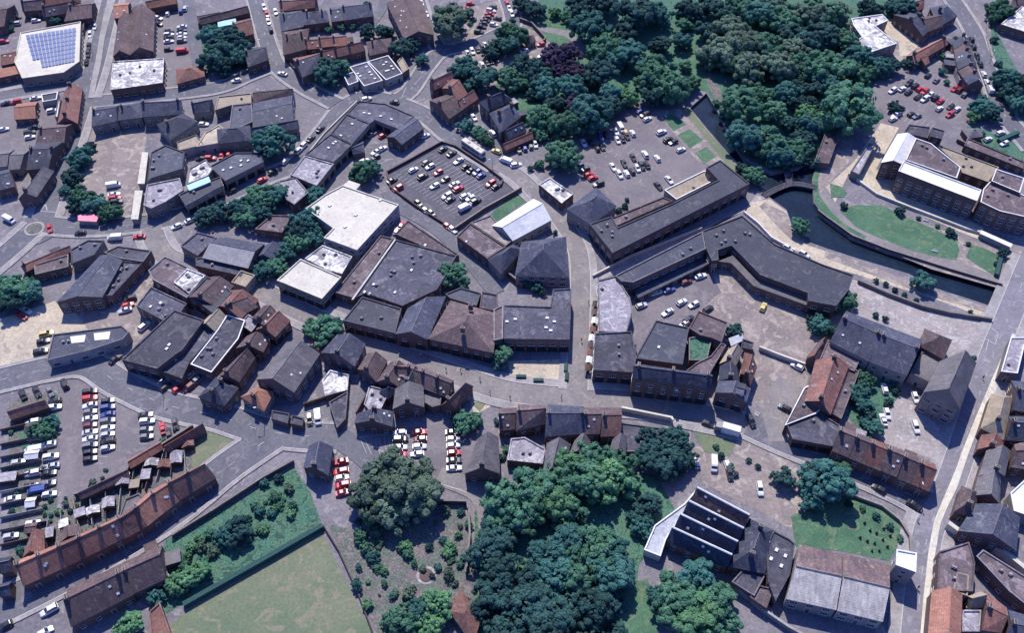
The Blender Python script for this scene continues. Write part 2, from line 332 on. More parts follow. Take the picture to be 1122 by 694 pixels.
# ---------------------------------------------------------------- roads, pavements
ROADS = [  # px polyline, width m, pavement width m (0 = none), material
    ("124,-12 112,40 103,75 92,108 76,155 62,195 48,238", 8.0, 3.2, 'asphalt'),
    ("44,246 90,250 150,246 200,236 245,216 285,197 325,180 345,158 363,135 378,117 400,107 430,112 466,127 492,148 518,166 544,182", 8.0, 1.3, 'asphalt'),
    ("277,-12 287,26 295,52 306,75 334,96 368,114", 7.0, 1.3, 'asphalt'),
    ("544,180 565,192 585,210 612,238 631,270 636,300 635,350 633,400 632,432", 6.5, 2.5, 'lane'),
    ("430,112 448,101 466,75 484,57 518,49 544,38 562,26 552,-12", 7.0, 1.1, 'asphalt'),
    ("455,-12 468,30 482,55", 6.0, 1.4, 'asphalt'),
    ("-20,300 10,275 40,248", 8.0, 2.5, 'asphalt'),
    ("165,248 180,279 223,297 262,304 298,326 330,342 400,375 460,397 510,415 560,430 632,437 700,441 760,453 820,466", 7.5, 2.8, 'lane'),
    ("820,466 860,484 920,508 980,534 1020,556", 8.5, 1.5, 'asphalt'),
    ("-12,420 52,405 96,400 130,420 182,444 240,457 287,472 330,478 372,480", 9.0, 1.2, 'asphalt'),
    ("372,480 400,500 420,520", 7.0, 0, 'asphalt'),
    ("300,478 250,512 190,560 120,604 50,642 -20,676", 10.0, 1.3, 'asphalt'),
    ("1130,285 1108,340 1087,392 1066,455 1050,505 1034,548 1018,580 1010,630 1002,720", 7.5, 3.2, 'lightroad'),
    ("1036,-12 1064,31 1074,57 1087,91 1100,125 1132,165", 7.5, 1.4, 'asphalt'),
    ("-12,108 47,97 90,88 100,86", 6.5, 2.0, 'asphalt'),
    ("100,112 180,104 240,96 270,84 300,72", 7.5, 1.2, 'asphalt'),
    ("480,522 520,538 534,560 536,580", 6.0, 0, 'lane'),
    ("540,172 545,150 580,150 605,156", 6.0, 0, 'asphalt'),
    ("425,210 440,228 470,245 500,270 545,322", 5.5, 0, 'asphalt'),
    ("860,484 852,450 868,420", 9.0, 0, 'lane'),
    ("205,-10 212,40 222,90", 5.5, 0, 'asphalt'),
    ("405,28 418,10 425,-10", 5.0, 0, 'asphalt'),
]
def dense(P, step=2.0):
    P = [Vector((p.x, p.y, 0)) for p in P]; out = []
    for i in range(len(P) - 1):                       # Catmull-Rom through the points
        p0 = P[max(i - 1, 0)]; p1 = P[i]; p2 = P[i + 1]; p3 = P[min(i + 2, len(P) - 1)]
        n = max(2, int((p2 - p1).length / step))
        for j in range(n):
            t = j / n
            out.append(.5 * ((2 * p1) + (p2 - p0) * t + (2 * p0 - 5 * p1 + 4 * p2 - p3) * t * t + (3 * p1 - p0 - 3 * p2 + p3) * t ** 3))
    out.append(P[-1]); return out
def normals(L):
    N = []
    for i in range(len(L)):
        d = L[min(i + 1, len(L) - 1)] - L[max(i - 1, 0)]; d.normalize(); N.append(Vector((-d.y, d.x, 0)))
    return N
RL = [(dense([W(p[0], p[1]) for p in pts('P', s)]), wd, pv, m) for s, wd, pv, m in ROADS]
def roadpoly(L, hw):
    N = normals(L); return [p + n * hw for p, n in zip(L, N)], [p - n * hw for p, n in zip(L, N)]
import bisect
def onroad(x, y, skip=-1, extra=0.0):
    for i, (L, wd, pv, m) in enumerate(RL):
        if i == skip: continue
        hw = (wd / 2 + extra) ** 2
        for p in L[::2]:
            if (p.x - x) ** 2 + (p.y - y) ** 2 < hw + (1 if extra == 0 else 0): return True
    return False
pave = MB(); kerb = MB()
for i, (L, wd, pv, m) in enumerate(RL):
    A, B = roadpoly(L, wd / 2); z = .15 + .0025 * i; r = MB()
    for j in range(len(L) - 1):
        r.quad(*[Vector((q.x, q.y, z)) for q in (A[j], B[j], B[j + 1], A[j + 1])])
    for f in range(len(r.F)):
        a, b, c, d = [r.V[q] for q in r.F[f]]
        if (b - a).cross(c - a).z < 0: r.F[f] = r.F[f][::-1]
    o = link('road', r.mesh('road', [m])); o['kind'] = 'structure'
    if pv:
        Ls = dense(L, 1.0) if False else L
        N = normals(Ls)
        for sg in (1, -1):
            for j in range(len(Ls) - 1):
                mid = (Ls[j] + Ls[j + 1]) / 2 + N[j] * sg * (wd / 2 + pv / 2)
                inn = (Ls[j] + Ls[j + 1]) / 2 + N[j] * sg * (wd / 2 + .4)
                if onroad(mid.x, mid.y, i) or onroad(inn.x, inn.y, i): continue
                q = []
                for d0, d1, mb, zt in ((wd / 2 + .28, wd / 2 + pv, pave, .27 + .0015 * i), (wd / 2, wd / 2 + .28, kerb, .31 + .0015 * i)):
                    a = Ls[j] + N[j] * sg * d0; b = Ls[j] + N[j] * sg * d1; c = Ls[j + 1] + N[j + 1] * sg * d1; d = Ls[j + 1] + N[j + 1] * sg * d0
                    P = [a, b, c, d]
                    if sg < 0: P = P[::-1]
                    P = P[::-1] if area([Vector(p) for p in P]) < 0 else P
                    mb.poly([Vector((p.x, p.y, zt)) for p in P])
                    mb.quad(*[Vector(v) for v in ((d.x, d.y, 0), (a.x, a.y, 0), (a.x, a.y, zt), (d.x, d.y, zt))])
                    mb.quad(*[Vector(v) for v in ((b.x, b.y, 0), (c.x, c.y, 0), (c.x, c.y, zt), (b.x, b.y, zt))])
o = link('pavement', pave.mesh('pavement', ['pavement'])); o['kind'] = 'structure'
o = link('kerb', kerb.mesh('kerb', ['kerb'])); o['kind'] = 'structure'
# ---------------------------------------------------------------- painted markings
mk = MB()
def line(px0, py0, px1, py1, w=.18, z=None):
    a, b = W(px0, py0), W(px1, py1); z = gz((a.x + b.x) / 2, (a.y + b.y) / 2) + .005; d = (b - a).normalized(); n = Vector((-d.y, d.x, 0)) * w / 2
    P = ccw([a + n, a - n, b - n, b + n]); mk.poly([Vector((p.x, p.y, z)) for p in P])
def dashes(i, a=.05, b=.95, ln=3, gap=5):
    L = RL[i][0]; N = normals(L); n = len(L); k = int(n * a)
    while k + 2 < n * b:
        p, q = L[k], L[k + 1]; v = N[k] * .08
        P = ccw([p + v, p - v, q - v, q + v]); mk.poly([Vector((c.x, c.y, .212)) for c in P]); k += 4
for i in (0, 1, 2, 4, 8, 9, 11, 12, 13, 15): dashes(i)
def bays(p0, p1, n, dx, dy, both=False):
    for k in range(n + 1):
        x = p0[0] + (p1[0] - p0[0]) * k / n; y = p0[1] + (p1[1] - p0[1]) * k / n
        line(x - dx * (1 if both else 0), y - dy * (1 if both else 0), x + dx, y + dy, .11)
bays((433, 194), (500, 236), 18, 7, -4.0); bays((461, 171), (534, 213), 18, 9, -5, True); bays((447, 184), (515, 226), 16, 8, -4.5, True)
bays((489, 164), (545, 197), 14, 7, -4)
bays((108, 432), (108, 508), 10, 9.5, .5, True); bays((152, 448), (152, 486), 5, 10, 1)
bays((58, 436), (50, 552), 15, 7, 0, True); bays((448, 468), (449, 505), 5, 9, 0, True); bays((493, 468), (495, 520), 7, 8, 0)
bays((671, 145), (712, 186), 8, 4, -3, True); bays((652, 150), (700, 200), 9, 3, -4); bays((700, 118), (755, 165), 10, -5, 4)
bays((990, 88), (1052, 124), 14, 5, -6, True); bays((976, 118), (1020, 140), 9, 5, -5, True); bays((1025, 88), (1062, 108), 8, 5, -5)
bays((533, 18), (526, 32), 5, 5, 1, True); bays((184, 30), (185, 46), 5, 5, 0, True); bays((198, 28), (199, 44), 5, 6, 0)
for k in range(7):                                   # hatched box at the car park entry
    line(394 + k * 4.5, 480 + k * .0 - .6, 402 + k * 5, 498, .12) if k < 5 else None
    line(396 + k * 5, 479, 392 + k * 5 + 6, 484 + k * 2, .12)
line(394, 479, 430, 476, .2); line(430, 476, 430, 502, .2); line(430, 502, 394, 480, .2)
line(44, 232, 50, 224, .35); line(44, 232, 62, 233, .35); line(50, 224, 52, 231, .3)
for a, b, c, d in ((1083, 358, 1094, 366), (1094, 366, 1090, 378), (1090, 378, 1080, 372), (1080, 385, 1083, 372), (1077, 395, 1085, 398), (450, 98, 462, 84), (445, 96, 440, 108), (466, 108, 452, 112), (330, 88, 344, 98), (530, 546, 480, 530)): line(a, b, c, d, .2)
o = link('road_markings', mk.mesh('road_markings', ['paint'])); o['kind'] = 'structure'
# roundabout island
c = W(38, 251); P = [c + Vector((math.cos(a), math.sin(a), 0)) * 3.6 for a in [k * math.pi / 12 for k in range(24)]]
d = MB(); d.prism(P, 0, .3); P2 = inset(P, .9); d.prism(P2, .3, .45, 1)
o = link('roundabout', d.mesh('roundabout', ['paleplaza', 'soil'])); o['kind'] = 'structure'
d = MB(); P = [c + Vector((math.cos(a), math.sin(a), 0)) * 8.6 for a in [k * math.pi / 16 for k in range(32)]]
d.poly([Vector((p.x, p.y, .209)) for p in P]); o = link('road', d.mesh('road', ['asphalt'])); o['kind'] = 'structure'
# ---------------------------------------------------------------- buildings
def winmesh(w_, h_, name='window', frame='frame', bars=1):
    d = MB(); t = .07
    d.box(-w_ / 2, w_ / 2, -.03, .05, -h_ / 2, -h_ / 2 + t); d.box(-w_ / 2, w_ / 2, -.03, .05, h_ / 2 - t, h_ / 2)
    d.box(-w_ / 2, -w_ / 2 + t, -.03, .05, -h_ / 2 + t, h_ / 2 - t); d.box(w_ / 2 - t, w_ / 2, -.03, .05, -h_ / 2 + t, h_ / 2 - t)
    for b in range(bars):
        x = -w_ / 2 + w_ * (b + 1) / (bars + 1); d.box(x - .03, x + .03, -.03, .04, -h_ / 2 + t, h_ / 2 - t)
    d.box(-w_ / 2 + t, w_ / 2 - t, -.02, .015, -h_ / 2 + t, h_ / 2 - t, 1)
    d.box(-w_ / 2 - .08, w_ / 2 + .08, -.03, .13, -h_ / 2 - .09, -h_ / 2)
    return d.mesh(name, [frame, 'glass'])
WIN = winmesh(1.15, 1.35); WINB = winmesh(1.9, 1.3, bars=2); SHOP = winmesh(3.0, 2.2, 'shop_window', 'darkwood', 3)
def doormesh():
    d = MB(); d.box(-.5, .5, -.03, .05, 0, 2.05); d.box(-.6, -.5, -.03, .08, 0, 2.15, 1); d.box(.5, .6, -.03, .08, 0, 2.15, 1); d.box(-.5, .5, -.03, .08, 2.05, 2.15, 1)
    return d.mesh('door', ['door', 'frame'])
DOOR = doormesh()
def skymesh():
    d = MB(); d.box(-.58, .58, -.45, .45, 0, .2, 1); d.box(-.5, .5, -.37, .37, .2, .36, 0); return d.mesh('roof_light', ['white', 'coping'])
def ventmesh():
    d = MB(); d.box(-.45, .45, -.45, .45, 0, .55, 1); d.tube(Vector((0, 0, .55)), Vector((0, 0, .85)), .3, .3, 8, 0); return d.mesh('roof_vent', ['concrete', 'coping'])
SKY = skymesh(); VENT = ventmesh()
BL = []     # (world polygon, height, empty)
BN = [0]
def toC(): return None
def roofparts(base, R1, R2, n, h, style, hasuv=True): pass
def uvquad(P):
    e = (P[1] - P[0]); l = e.length or 1; e = e / l
    n = e.cross(P[2] - P[0]); n.normalize(); v = n.cross(e)
    return [((p - P[0]).dot(e), (p - P[0]).dot(v)) for p in P]
def slab(faces, thick):
    """roof planes with thickness; faces: list of polygons (upper side, ccw from above)"""
    V = []; Fc = []; U = []
    for P in faces:
        k = len(V); n = len(P); V += P + [p - Vector((0, 0, thick)) for p in P]
        Fc.append(tuple(range(k, k + n))); u = uvquad(P); U.append(u)
        Fc.append(tuple(range(k + 2 * n - 1, k + n - 1, -1))); U.append(u[::-1])
        for i in range(n):
            j = (i + 1) % n; Fc.append((k + i, k + n + i, k + n + j, k + j)); U.append([u[i], u[i], u[j], u[j]])
    return V, Fc, U
def B(tile, s, kind, h, rh, rm, wm_, name, label, ch=0, ridge=None, sky=0, vent=0, shop=0, wins=1, par=1, cat=None, group=None, rm2=None, spots=None, at=None, dorm=0):
    BN[0] += 1
    if name in ('civic_building', 'tower') or h > 8.5: pass
    elif at is None: h *= .74 if kind == 'flat' else .80
    rh *= 1.22
    h += .017 * (BN[0] % 19)
    if at is not None: P = [Vector((p.x, p.y, h)) for p in at]
    else: P = [W(p[0], p[1], h) for p in pts(tile, s)]
    c = sum(P, Vector()) / len(P); o = Vector((c.x, c.y, 0))
    root = empty(name, o, label, cat or 'building', group)
    BL.append([P, h, root]); z0 = -.3
    L0 = [p - o for p in P]
    if kind == 'flat' and rm == 'brown': rm = 'flatbrown'
    if kind == 'flat' and vent == 0 and sky == 0 and not spots and par and abs(area(L0)) > 60 and rm in ('felt', 'slate', 'flatbrown', 'tan', 'gravelroof'): vent = 1 + int(abs(area(L0)) / 130)
    vent = min(vent, 7)
    if kind == 'gable' and sky == 0 and wins and BN[0] % 3 == 0: sky = 2
    if kind == 'flat':
        Q = ccw(L0); wall = MB(); top = h + (.35 if par else 0)
        for i in range(len(Q)):
            a, b = Q[i], Q[(i + 1) % len(Q)]
            wall.quad(Vector((a.x, a.y, z0)), Vector((b.x, b.y, z0)), Vector((b.x, b.y, top)), Vector((a.x, a.y, top)))
        link('wall', wall.mesh('wall', [wm_]), root)
        t = .32 if par else -.15; I = inset(Q, t)
        rf = MB(); rf.poly([Vector((p.x, p.y, h + (0 if par else .01))) for p in I])
        if not par:
            n = len(I)
            for i in range(n):
                a, b = I[i], I[(i + 1) % n]; rf.quad(Vector((a.x, a.y, h - .15)), Vector((b.x, b.y, h - .15)), Vector((b.x, b.y, h + .01)), Vector((a.x, a.y, h + .01)))
        ro = link('roof', rf.mesh('roof', [rm]), root)
        if par:
            cp = MB(); O = inset(Q, -.05); n = len(Q)
            for i in range(n):
                j = (i + 1) % n
                a, b, ai, bi = [Vector((p.x, p.y, top + .06)) for p in (O[i], O[j], I[i], I[j])]
                cp.quad(a, b, bi, ai); dn = Vector((0, 0, .06)); cp.quad(a - dn, b - dn, b, a); g_ = Vector((0, 0, top + .06 - h)); cp.quad(bi - g_, ai - g_, ai, bi)
            link('parapet', cp.mesh('parapet', [('coping' if BN[0] % 4 == 0 else rm) if par == 1 else par]), root)
        hz = h
        def onroof(u, v):
            a = L0[0].lerp(L0[1], u); b = L0[-1].lerp(L0[2 if len(L0) > 3 else 1], u); q = a.lerp(b, v); return Vector((q.x, q.y, h))
    else:
        A, Bb, C_, D = L0
        if area([A, Bb, C_, D]) < 0: A, Bb, C_, D = D, C_, Bb, A
        R1, R2 = (A + D) / 2, (Bb + C_) / 2; ax = (R2 - R1).normalized()
        R1 = Vector((R1.x, R1.y, h + rh)); R2 = Vector((R2.x, R2.y, h + rh)); ov = .25
        hip = kind == 'hip'
        if hip:
            k_ = min((R2 - R1).length * .42, (A - D).length * .5); r1 = R1 + ax * k_; r2 = R2 - ax * k_
        wall = MB(); Q = [A, Bb, C_, D]
        for i in range(4):
            a, b = Q[i], Q[(i + 1) % 4]; b0, a0 = Vector((b.x, b.y, z0)), Vector((a.x, a.y, z0))
            if hip or i in (0, 2): wall.quad(a0, b0, b, a)
            else:
                r = R2 if i == 1 else R1; wall.poly([a0, b0, b, r - Vector((0, 0, .03)), a])
        link('wall', wall.mesh('wall', [wm_]), root)
        sl = rh / max((A - R1).to_2d().length, .5)
        def out(p, q, d): e = (p - q).to_2d().normalized(); return p + Vector((e.x * d, e.y * d, -d * sl))
        up = Vector((0, 0, .06))
        if hip:
            O = [Vector((p.x, p.y, h - ov * .6)) for p in inset(Q, -ov)]
            fs = [[O[0], O[1], r2, r1], [O[1], O[2], r2], [O[2], O[3], r1, r2], [O[3], O[0], r1]]
        else:
            Ae, De = out(A, R1, ov) - ax * .12, out(D, R1, ov) - ax * .12; Be, Ce = out(Bb, R2, ov) + ax * .12, out(C_, R2, ov) + ax * .12
            Ra, Rb = R1 - ax * .12, R2 + ax * .12
            fs = [[Ae, Be, Rb, Ra], [Ce, De, Ra, Rb]]
        fs = [[p + up for p in f] for f in fs]
        V, Fc, U = slab(fs, .14)
        mi = None; ml = [rm]
        if rm2:                                   # the slope nearer the bottom of the picture has its own covering
            ml = [rm, rm2]; mi = []; k = 0; cy = [sum(p.y for p in f) / len(f) for f in fs]; lo = cy.index(min(cy))
            for q, f in enumerate(fs): mi += [1 if q == lo else 0] * (2 + len(f))
        ro = link('roof', mesh('roof', V, Fc, ml, mi, U), root)
        # ridge tiles
        rt = MB(); e1, e2 = (r1, r2) if hip else (R1, R2)
        rt.tube(e1 + up * 1.2, e2 + up * 1.2, .13 if not ridge else .28, .13 if not ridge else .28, 6); link('ridge_tiles', rt.mesh('ridge_tiles', [ridge if ridge else 'coping' if rm in ('slate', 'grey', 'felt', 'cream') else rm]), ro)
        for q in range(ch):
            f = [(.06), (.94), (.5), (.28), (.72)][q] if not hip else [.2, .8, .5, .35, .65][q]
            p = R1.lerp(R2, f) + (Vector((-ax.y, ax.x, 0)) * .1); T = Matrix.Translation(p) @ Matrix.Rotation(math.atan2(ax.y, ax.x), 4, 'Z')
            m_ = MB(); m_.box(-.35, .35, -.65, .65, -1.2, 1.15, 0, T); m_.box(-.43, .43, -.73, .73, 1.15, 1.3, 1, T)
            for yy in (-.35, 0, .35): m_.tube(T @ Vector((0, yy, 1.3)), T @ Vector((0, yy, 1.68)), .12, .1, 6, 2)
            link('chimney', m_.mesh('chimney', ['brick', 'stone', 'red']), ro)
        def onroof(u, v):
            a = (A.lerp(Bb, u), R1.lerp(R2, u)) if (A.y + Bb.y) < (C_.y + D.y) else (D.lerp(C_, u), R1.lerp(R2, u)); return a[0].lerp(a[1], v)
        for q in range(dorm):                       # dormers on the slope facing the viewer
            u = (q + .5) / dorm; p = onroof(u, .35); ins = (R1.lerp(R2, u) - p); ins.z = 0; ins.normalize(); rz = math.atan2(-ins.x, ins.y)
            T = Matrix.Translation(p) @ Matrix.Rotation(rz, 4, 'Z'); m_ = MB()
            m_.box(-.8, .8, -.15, 2.0, -.4, 1.15, 0, T); m_.box(-.95, .95, -.3, 2.1, 1.15, 1.28, 1, T); m_.box(-.55, .55, -.2, -.14, .15, 1.0, 2, T)
            link('dormer', m_.mesh('dormer', ['render', rm, 'glass']), ro)
    root['_k'] = kind; root['_wins'] = wins; root['_shop'] = shop
    rnd = random.Random(BN[0] * 7 + 3)
    for q in range(sky + vent):
        for _ in range(30):
            u, v = rnd.uniform(.15, .85), rnd.uniform(.18, .82); p = onroof(u, v)
            if kind != 'flat' or pip(p.x, p.y, inset(ccw(L0), 1.2)): break
        d_ = (L0[1] - L0[0]); rz = math.atan2(d_.y, d_.x)
        if kind != 'flat':
            oo = link('roof_light', SKY, root); q1 = onroof(u, min(v + .1, 1)); e_ = (onroof(min(u + .1, 1), v) - p).normalized(); f_ = (q1 - p).normalized(); n_ = e_.cross(f_)
            if n_.z < 0: n_ = -n_; e_ = -e_
            f_ = n_.cross(e_); M4 = Matrix((e_, f_, n_)).transposed().to_4x4() @ Matrix.Diagonal((.7, .8, .5, 1)); M4.translation = p + Vector((0, 0, .06)); oo.matrix_basis = M4; continue
        link('roof_light' if q < sky else 'roof_vent', SKY if q < sky else VENT, root, p, rz)
    if spots:                                      # lights seen at exact places: pixels on the flat roof
        for x, y in pts(spots[0], spots[1]):
            p = W(x, y, h) - o; link('roof_light', SKY, root, p, math.atan2((L0[1] - L0[0]).y, (L0[1] - L0[0]).x))
    return root
def add_extensions():
    rnd = random.Random(8)
    for P, h, root in list(BL):
        if root['_k'] == 'flat' or root['category'] not in ('house', 'shops') or not root['_wins']: continue
        Q = ccw([p.copy() for p in P]); n = len(Q)
        for i in range(n):
            a, b = Q[i], Q[(i + 1) % n]; d = b - a; d.z = 0; ln = d.length
            if ln < 4: continue
            d.normalize(); nr = Vector((d.y, -d.x, 0)); w_, l_, hh = rnd.uniform(1.3, 2.0), rnd.uniform(2.4, 4.5), rnd.uniform(2.3, 3.0)
            if nr.y < -.2 or rnd.random() < .25: continue
            t = rnd.uniform(.25, .75) * ln; c0 = a + d * t
            if any(onroad((c0 + nr * q + d * s).x, (c0 + nr * q + d * s).y, extra=1.2) or any(pip((c0 + nr * q + d * s).x, (c0 + nr * q + d * s).y, BP) for BP, _, r2 in BL if r2 is not root) for q in (.6, l_) for s in (-w_, w_)): continue
            T = Matrix.Translation(Vector((c0.x, c0.y, 0)) - root.location) @ Matrix.Rotation(math.atan2(-nr.x, nr.y), 4, 'Z')
            m = MB(); m.box(-w_, w_, -.2, l_, -.1, hh, 0, T); x_ = link('rear_extension', m.mesh('rear_extension', ['brick']), root)
            m = MB(); m.box(-w_ - .15, w_ + .15, -.1, l_ + .15, hh + .003, hh + .14, 0, T); link('roof', m.mesh('roof', [rnd.choice(['felt', 'slate', 'gravelroof', 'brown', 'glassroof', 'grey'])]), x_)
            EXT.append([T @ Vector(v) + root.location for v in ((-w_, 0, 0), (w_, 0, 0), (w_, l_, 0), (-w_, l_, 0))])
            if rnd.random() < .6: break
EXT = []
def add_openings():
    add_extensions()
    rnd = random.Random(5)
    for P, h, root in BL:
        wn = root['_wins']; shop = root['_shop']; kind = root['_k']
        if not wn: continue
        o = root.location; Q = ccw([p.copy() for p in P]); cnt = 0; door = False
        st = max(1, int((h + .6) / 2.6)); n = len(Q)
        edges = []
        for i in range(n):
            a, b = Q[i], Q[(i + 1) % n]; d = (b - a); d.z = 0; ln = d.length
            if ln < 2.2: continue
            d.normalize(); nr = Vector((d.y, -d.x, 0)); edges.append((nr.y, i, a, d, ln, nr))
        edges.sort(key=lambda e: e[0])
        for ny, i, a, d, ln, nr in edges:
            if ny > .35: continue
            k = max(1, int(ln / 3.4)); k = min(k, 14)
            for f in range(st):
                for q in range(k):
                    if cnt > 44: break
                    u = (q + .5) / k * ln; ground = (f == 0); zc = .25 + 2.45 * f + 1.1
                    if zc + .7 > h: continue
                    p = a + d * u; t = p + nr * 1.0
                    if any(pip(t.x, t.y, BP) and BH > zc - .5 for BP, BH, _ in BL if _ is not root and abs(_.location.x - t.x) < 60 and abs(_.location.y - t.y) < 60): continue
                    rz = math.atan2(-nr.x, nr.y); m_ = WIN if (wn == 1) else WINB; nm = 'window'; zz = zc
                    if ground and shop and ny < -.2: m_ = SHOP if ln / k > 3.2 else WINB; nm = 'shop_window' if m_ is SHOP else 'window'; zz = 1.45
                    if ground and not door and q == k // 2 and not (m_ is SHOP): m_ = DOOR; nm = 'door'; zz = .0; door = True
                    loc = p - o; loc.z = zz
                    link(nm, m_, root, loc + nr * .02, rz); cnt += 1
def lerp2(P, t):
    L = [0]
    for i in range(len(P) - 1): L.append(L[-1] + (P[i + 1] - P[i]).length)
    s = t * L[-1]
    for i in range(len(P) - 1):
        if s <= L[i + 1] + 1e-6: return P[i].lerp(P[i + 1], (s - L[i]) / (L[i + 1] - L[i]))
    return P[-1]
def row(tile, far, near, n, h, rh, rm, wm_, name, label, group, ch=1, cut=None, **k):
    h *= .84
    Fp = [W(p[0], p[1], h) for p in pts(tile, far)]; Np = [W(p[0], p[1], h) for p in pts(tile, near)]
    ordn = ['first', 'second', 'third', 'fourth', 'fifth', 'sixth', 'seventh', 'eighth', 'ninth', 'tenth', 'eleventh', 'twelfth']
    for i in range(n):
        a, b, c_, d = lerp2(Fp, i / n), lerp2(Fp, (i + 1) / n), lerp2(Np, (i + 1) / n), lerp2(Np, i / n)
        m_ = rm[i % len(rm)] if isinstance(rm, (list, tuple)) else rm
        dz = random.Random(i * 3 + n).uniform(-.25, .25)
        B(None, None, 'gable', h + dz, rh, m_, wm_, name, label % ordn[i], ch=ch, group=group, at=[a, b, c_, d], cat='house', **k)
HB = 'building'
# --- top left
r_ = B('00', "88,140 342,93 336,262 270,308 95,333 62,262", 'flat', 6, 0, 'cream', 'stone', 'warehouse', 'cream roofed warehouse covered in a big array of solar panels', par='cream', cat='warehouse', wins=2)
h_ = BL[-1][1]; o_ = r_.location
qa, qb, qc, qd = [W(*pts('00', s)[0][:2], h_ + .35) for s in ("108,150", "322,118", "314,262", "150,293")]
for i in range(12):
    for j in range(8):
        if j > 5 and i < 2: continue
        u0, u1, v0, v1 = (i + .07) / 12, (i + .93) / 12, (j + .07) / 8, (j + .8) / 8
        f = lambda u, v: qa.lerp(qb, u).lerp(qd.lerp(qc, u), v) - o_
        d_ = MB(); P_ = [f(u0, v0), f(u1, v0), f(u1, v1), f(u0, v1)]; P_[0].z += .35; P_[1].z += .35
        V_, F_, U_ = slab([ccw(P_)], .06); link('solar_panel', mesh('solar_panel', V_, F_, ['solar'], None, U_), r_)
B('00', "-40,300 142,262 136,298 -40,335", 'flat', 4.5, 0, 'orange', 'brick', 'outbuilding', 'narrow orange roofed outbuilding at the left edge below the solar roof', par=0)
B('00', "20,222 76,213 70,262 4,275", 'gable', 4.5, 1.6, 'red', 'brick', 'outbuilding', 'small red roofed building against the left side of the solar roof warehouse')
B('00', "-10,30 62,20 18,108 -40,118", 'gable', 5.5, 2.5, 'brown', 'brick', 'house', 'brown roofed house in the top left corner', ch=1)
B('00', "100,15 188,2 184,38 96,45", 'gable', 5, 2.2, 'brown', 'brick', 'house', 'brown house at the top edge above the solar roof, left of a longer one', ch=1)
B('00', "188,38 330,14 326,44 184,70", 'gable', 5.3, 2.4, 'brown', 'brick', 'house', 'long brown house at the top edge above the solar roof', ch=2)
B('00', "185,-12 330,-30 332,8 188,28", 'gable', 5.3, 2.4, 'red', 'brick', 'house', 'red brown house cut by the top edge, left of the left road', ch=1)
B('00', "330,18 402,12 388,72 272,88", 'gable', 5.2, 2.4, 'brown', 'brick', 'house', 'brown house at the kerb of the left road, at the top', ch=1)
B('00', "322,100 358,95 352,130 330,135", 'flat', 3, 0, 'brown', 'brick', 'outbuilding', 'small brown porch block between the solar roof and the left road', wins=0)
B('00', "478,238 502,80 560,66 548,232", 'gable', 6, 2.2, 'brown', 'brick', 'hall', 'left span of the big brown twin ridged hall', sky=2, cat='hall')
B('00', "549,232 562,30 652,52 645,216", 'gable', 6, 2.4, 'brown', 'brick', 'hall', 'right span of the big brown twin ridged hall', cat='hall', sky=1)
B('00', "488,15 550,10 543,68 482,76", 'gable', 6.3, 1.8, 'orange', 'brick', 'house', 'orange roofed house joined to the upper end of the twin ridged hall')
B('00', "478,262 694,248 688,352 468,382", 'flat', 5.5, 0, 'mottled', 'brick', 'commercial_building', 'flat building with a patchy white roof beside the left road', vent=4, wins=2)
B('00', "745,290 856,275 862,320 748,352", 'hip', 3.6, 1.8, 'red', 'brick', 'cottage', 'small red hipped building left of the dark green tree', cat='house')
B('00', "412,452 502,445 495,508 388,534", 'gable', 5.5, 2.2, 'slate', 'stone', 'house', 'dark slate house beside the left road above the market yard', ch=1)
B('00', "503,445 604,430 597,494 500,506", 'hip', 5.5, 2, 'slate', 'stone', 'house', 'middle slate roofed house above the market yard', ch=1)
B('00', "606,430 765,424 772,480 602,492", 'gable', 6.2, 2.4, 'slate', 'stone', 'inn', 'long slate roofed building at the upper right of the market yard', ch=2)
B('00', "664,525 772,480 832,512 720,590", 'hip', 5.8, 2.4, 'slate', 'stone', 'house', 'hipped slate house at the right corner of the market yard', ch=1)
B('00', "812,440 896,420 884,468 816,478", 'gable', 5, 2, 'slate', 'stone', 'house', 'small slate house right of the market yard buildings', ch=1)
B('00', "245,520 272,386 346,370 325,520", 'gable', 5.4, 2.6, 'red', 'brick', 'house', 'long red brown roofed building lining the left road', ch=3)
B('00', "206,530 308,522 270,602 150,614", 'gable', 5.2, 2.4, 'brown', 'brick', 'house', 'brown roofed house below the long red brown one on the left road', ch=1)
B('00', "72,440 160,428 150,498 62,503", 'gable', 3.6, 1.6, 'orange', 'brick', 'outbuilding', 'orange roofed outbuilding in the yard left of the left road')
B('00', "175,402 246,390 240,422 182,432", 'flat', 3, 0, 'felt', 'concrete', 'outbuilding', 'low shed with white trim beside the red brown road building', par='white', wins=0)
B('00', "246,424 258,420 246,496 232,498", 'flat', 3, 0, 'white', 'render', 'outbuilding', 'thin white roofed lean-to beside the red brown road building', wins=0)
B('00', "0,640 60,632 30,700 -40,706", 'gable', 4.4, 1.6, 'grey', 'concrete', 'workshop', 'grey striped workshop roof at the left edge, outer of a pair', cat='workshop')
B('00', "66,632 132,628 84,712 36,716", 'gable', 4.4, 1.6, 'grey', 'concrete', 'workshop', 'grey striped workshop roof at the left edge, inner of a pair', cat='workshop')
B('00', "166,600 265,600 205,708 112,716", 'gable', 5.4, 2.4, 'slate', 'brick', 'house', 'dark slate house on the left road near the roundabout', ch=2)
B('00', "748,602 830,570 862,614 752,640", 'flat', 4.6, 0, 'tan', 'render', 'commercial_building', 'tan flat roofed block right of the market yard')
B('00', "868,562 925,530 960,560 925,606 830,622", 'flat', 5, 0, 'sand', 'render', 'commercial_building', 'sandy flat roof next to the slate school roofs')
B('00', "618,12 742,-14 744,12 622,34", 'gable', 4.5, 1.6, 'orange', 'brick', 'outbuilding', 'orange roofed range at the top edge above the car park', wins=0)
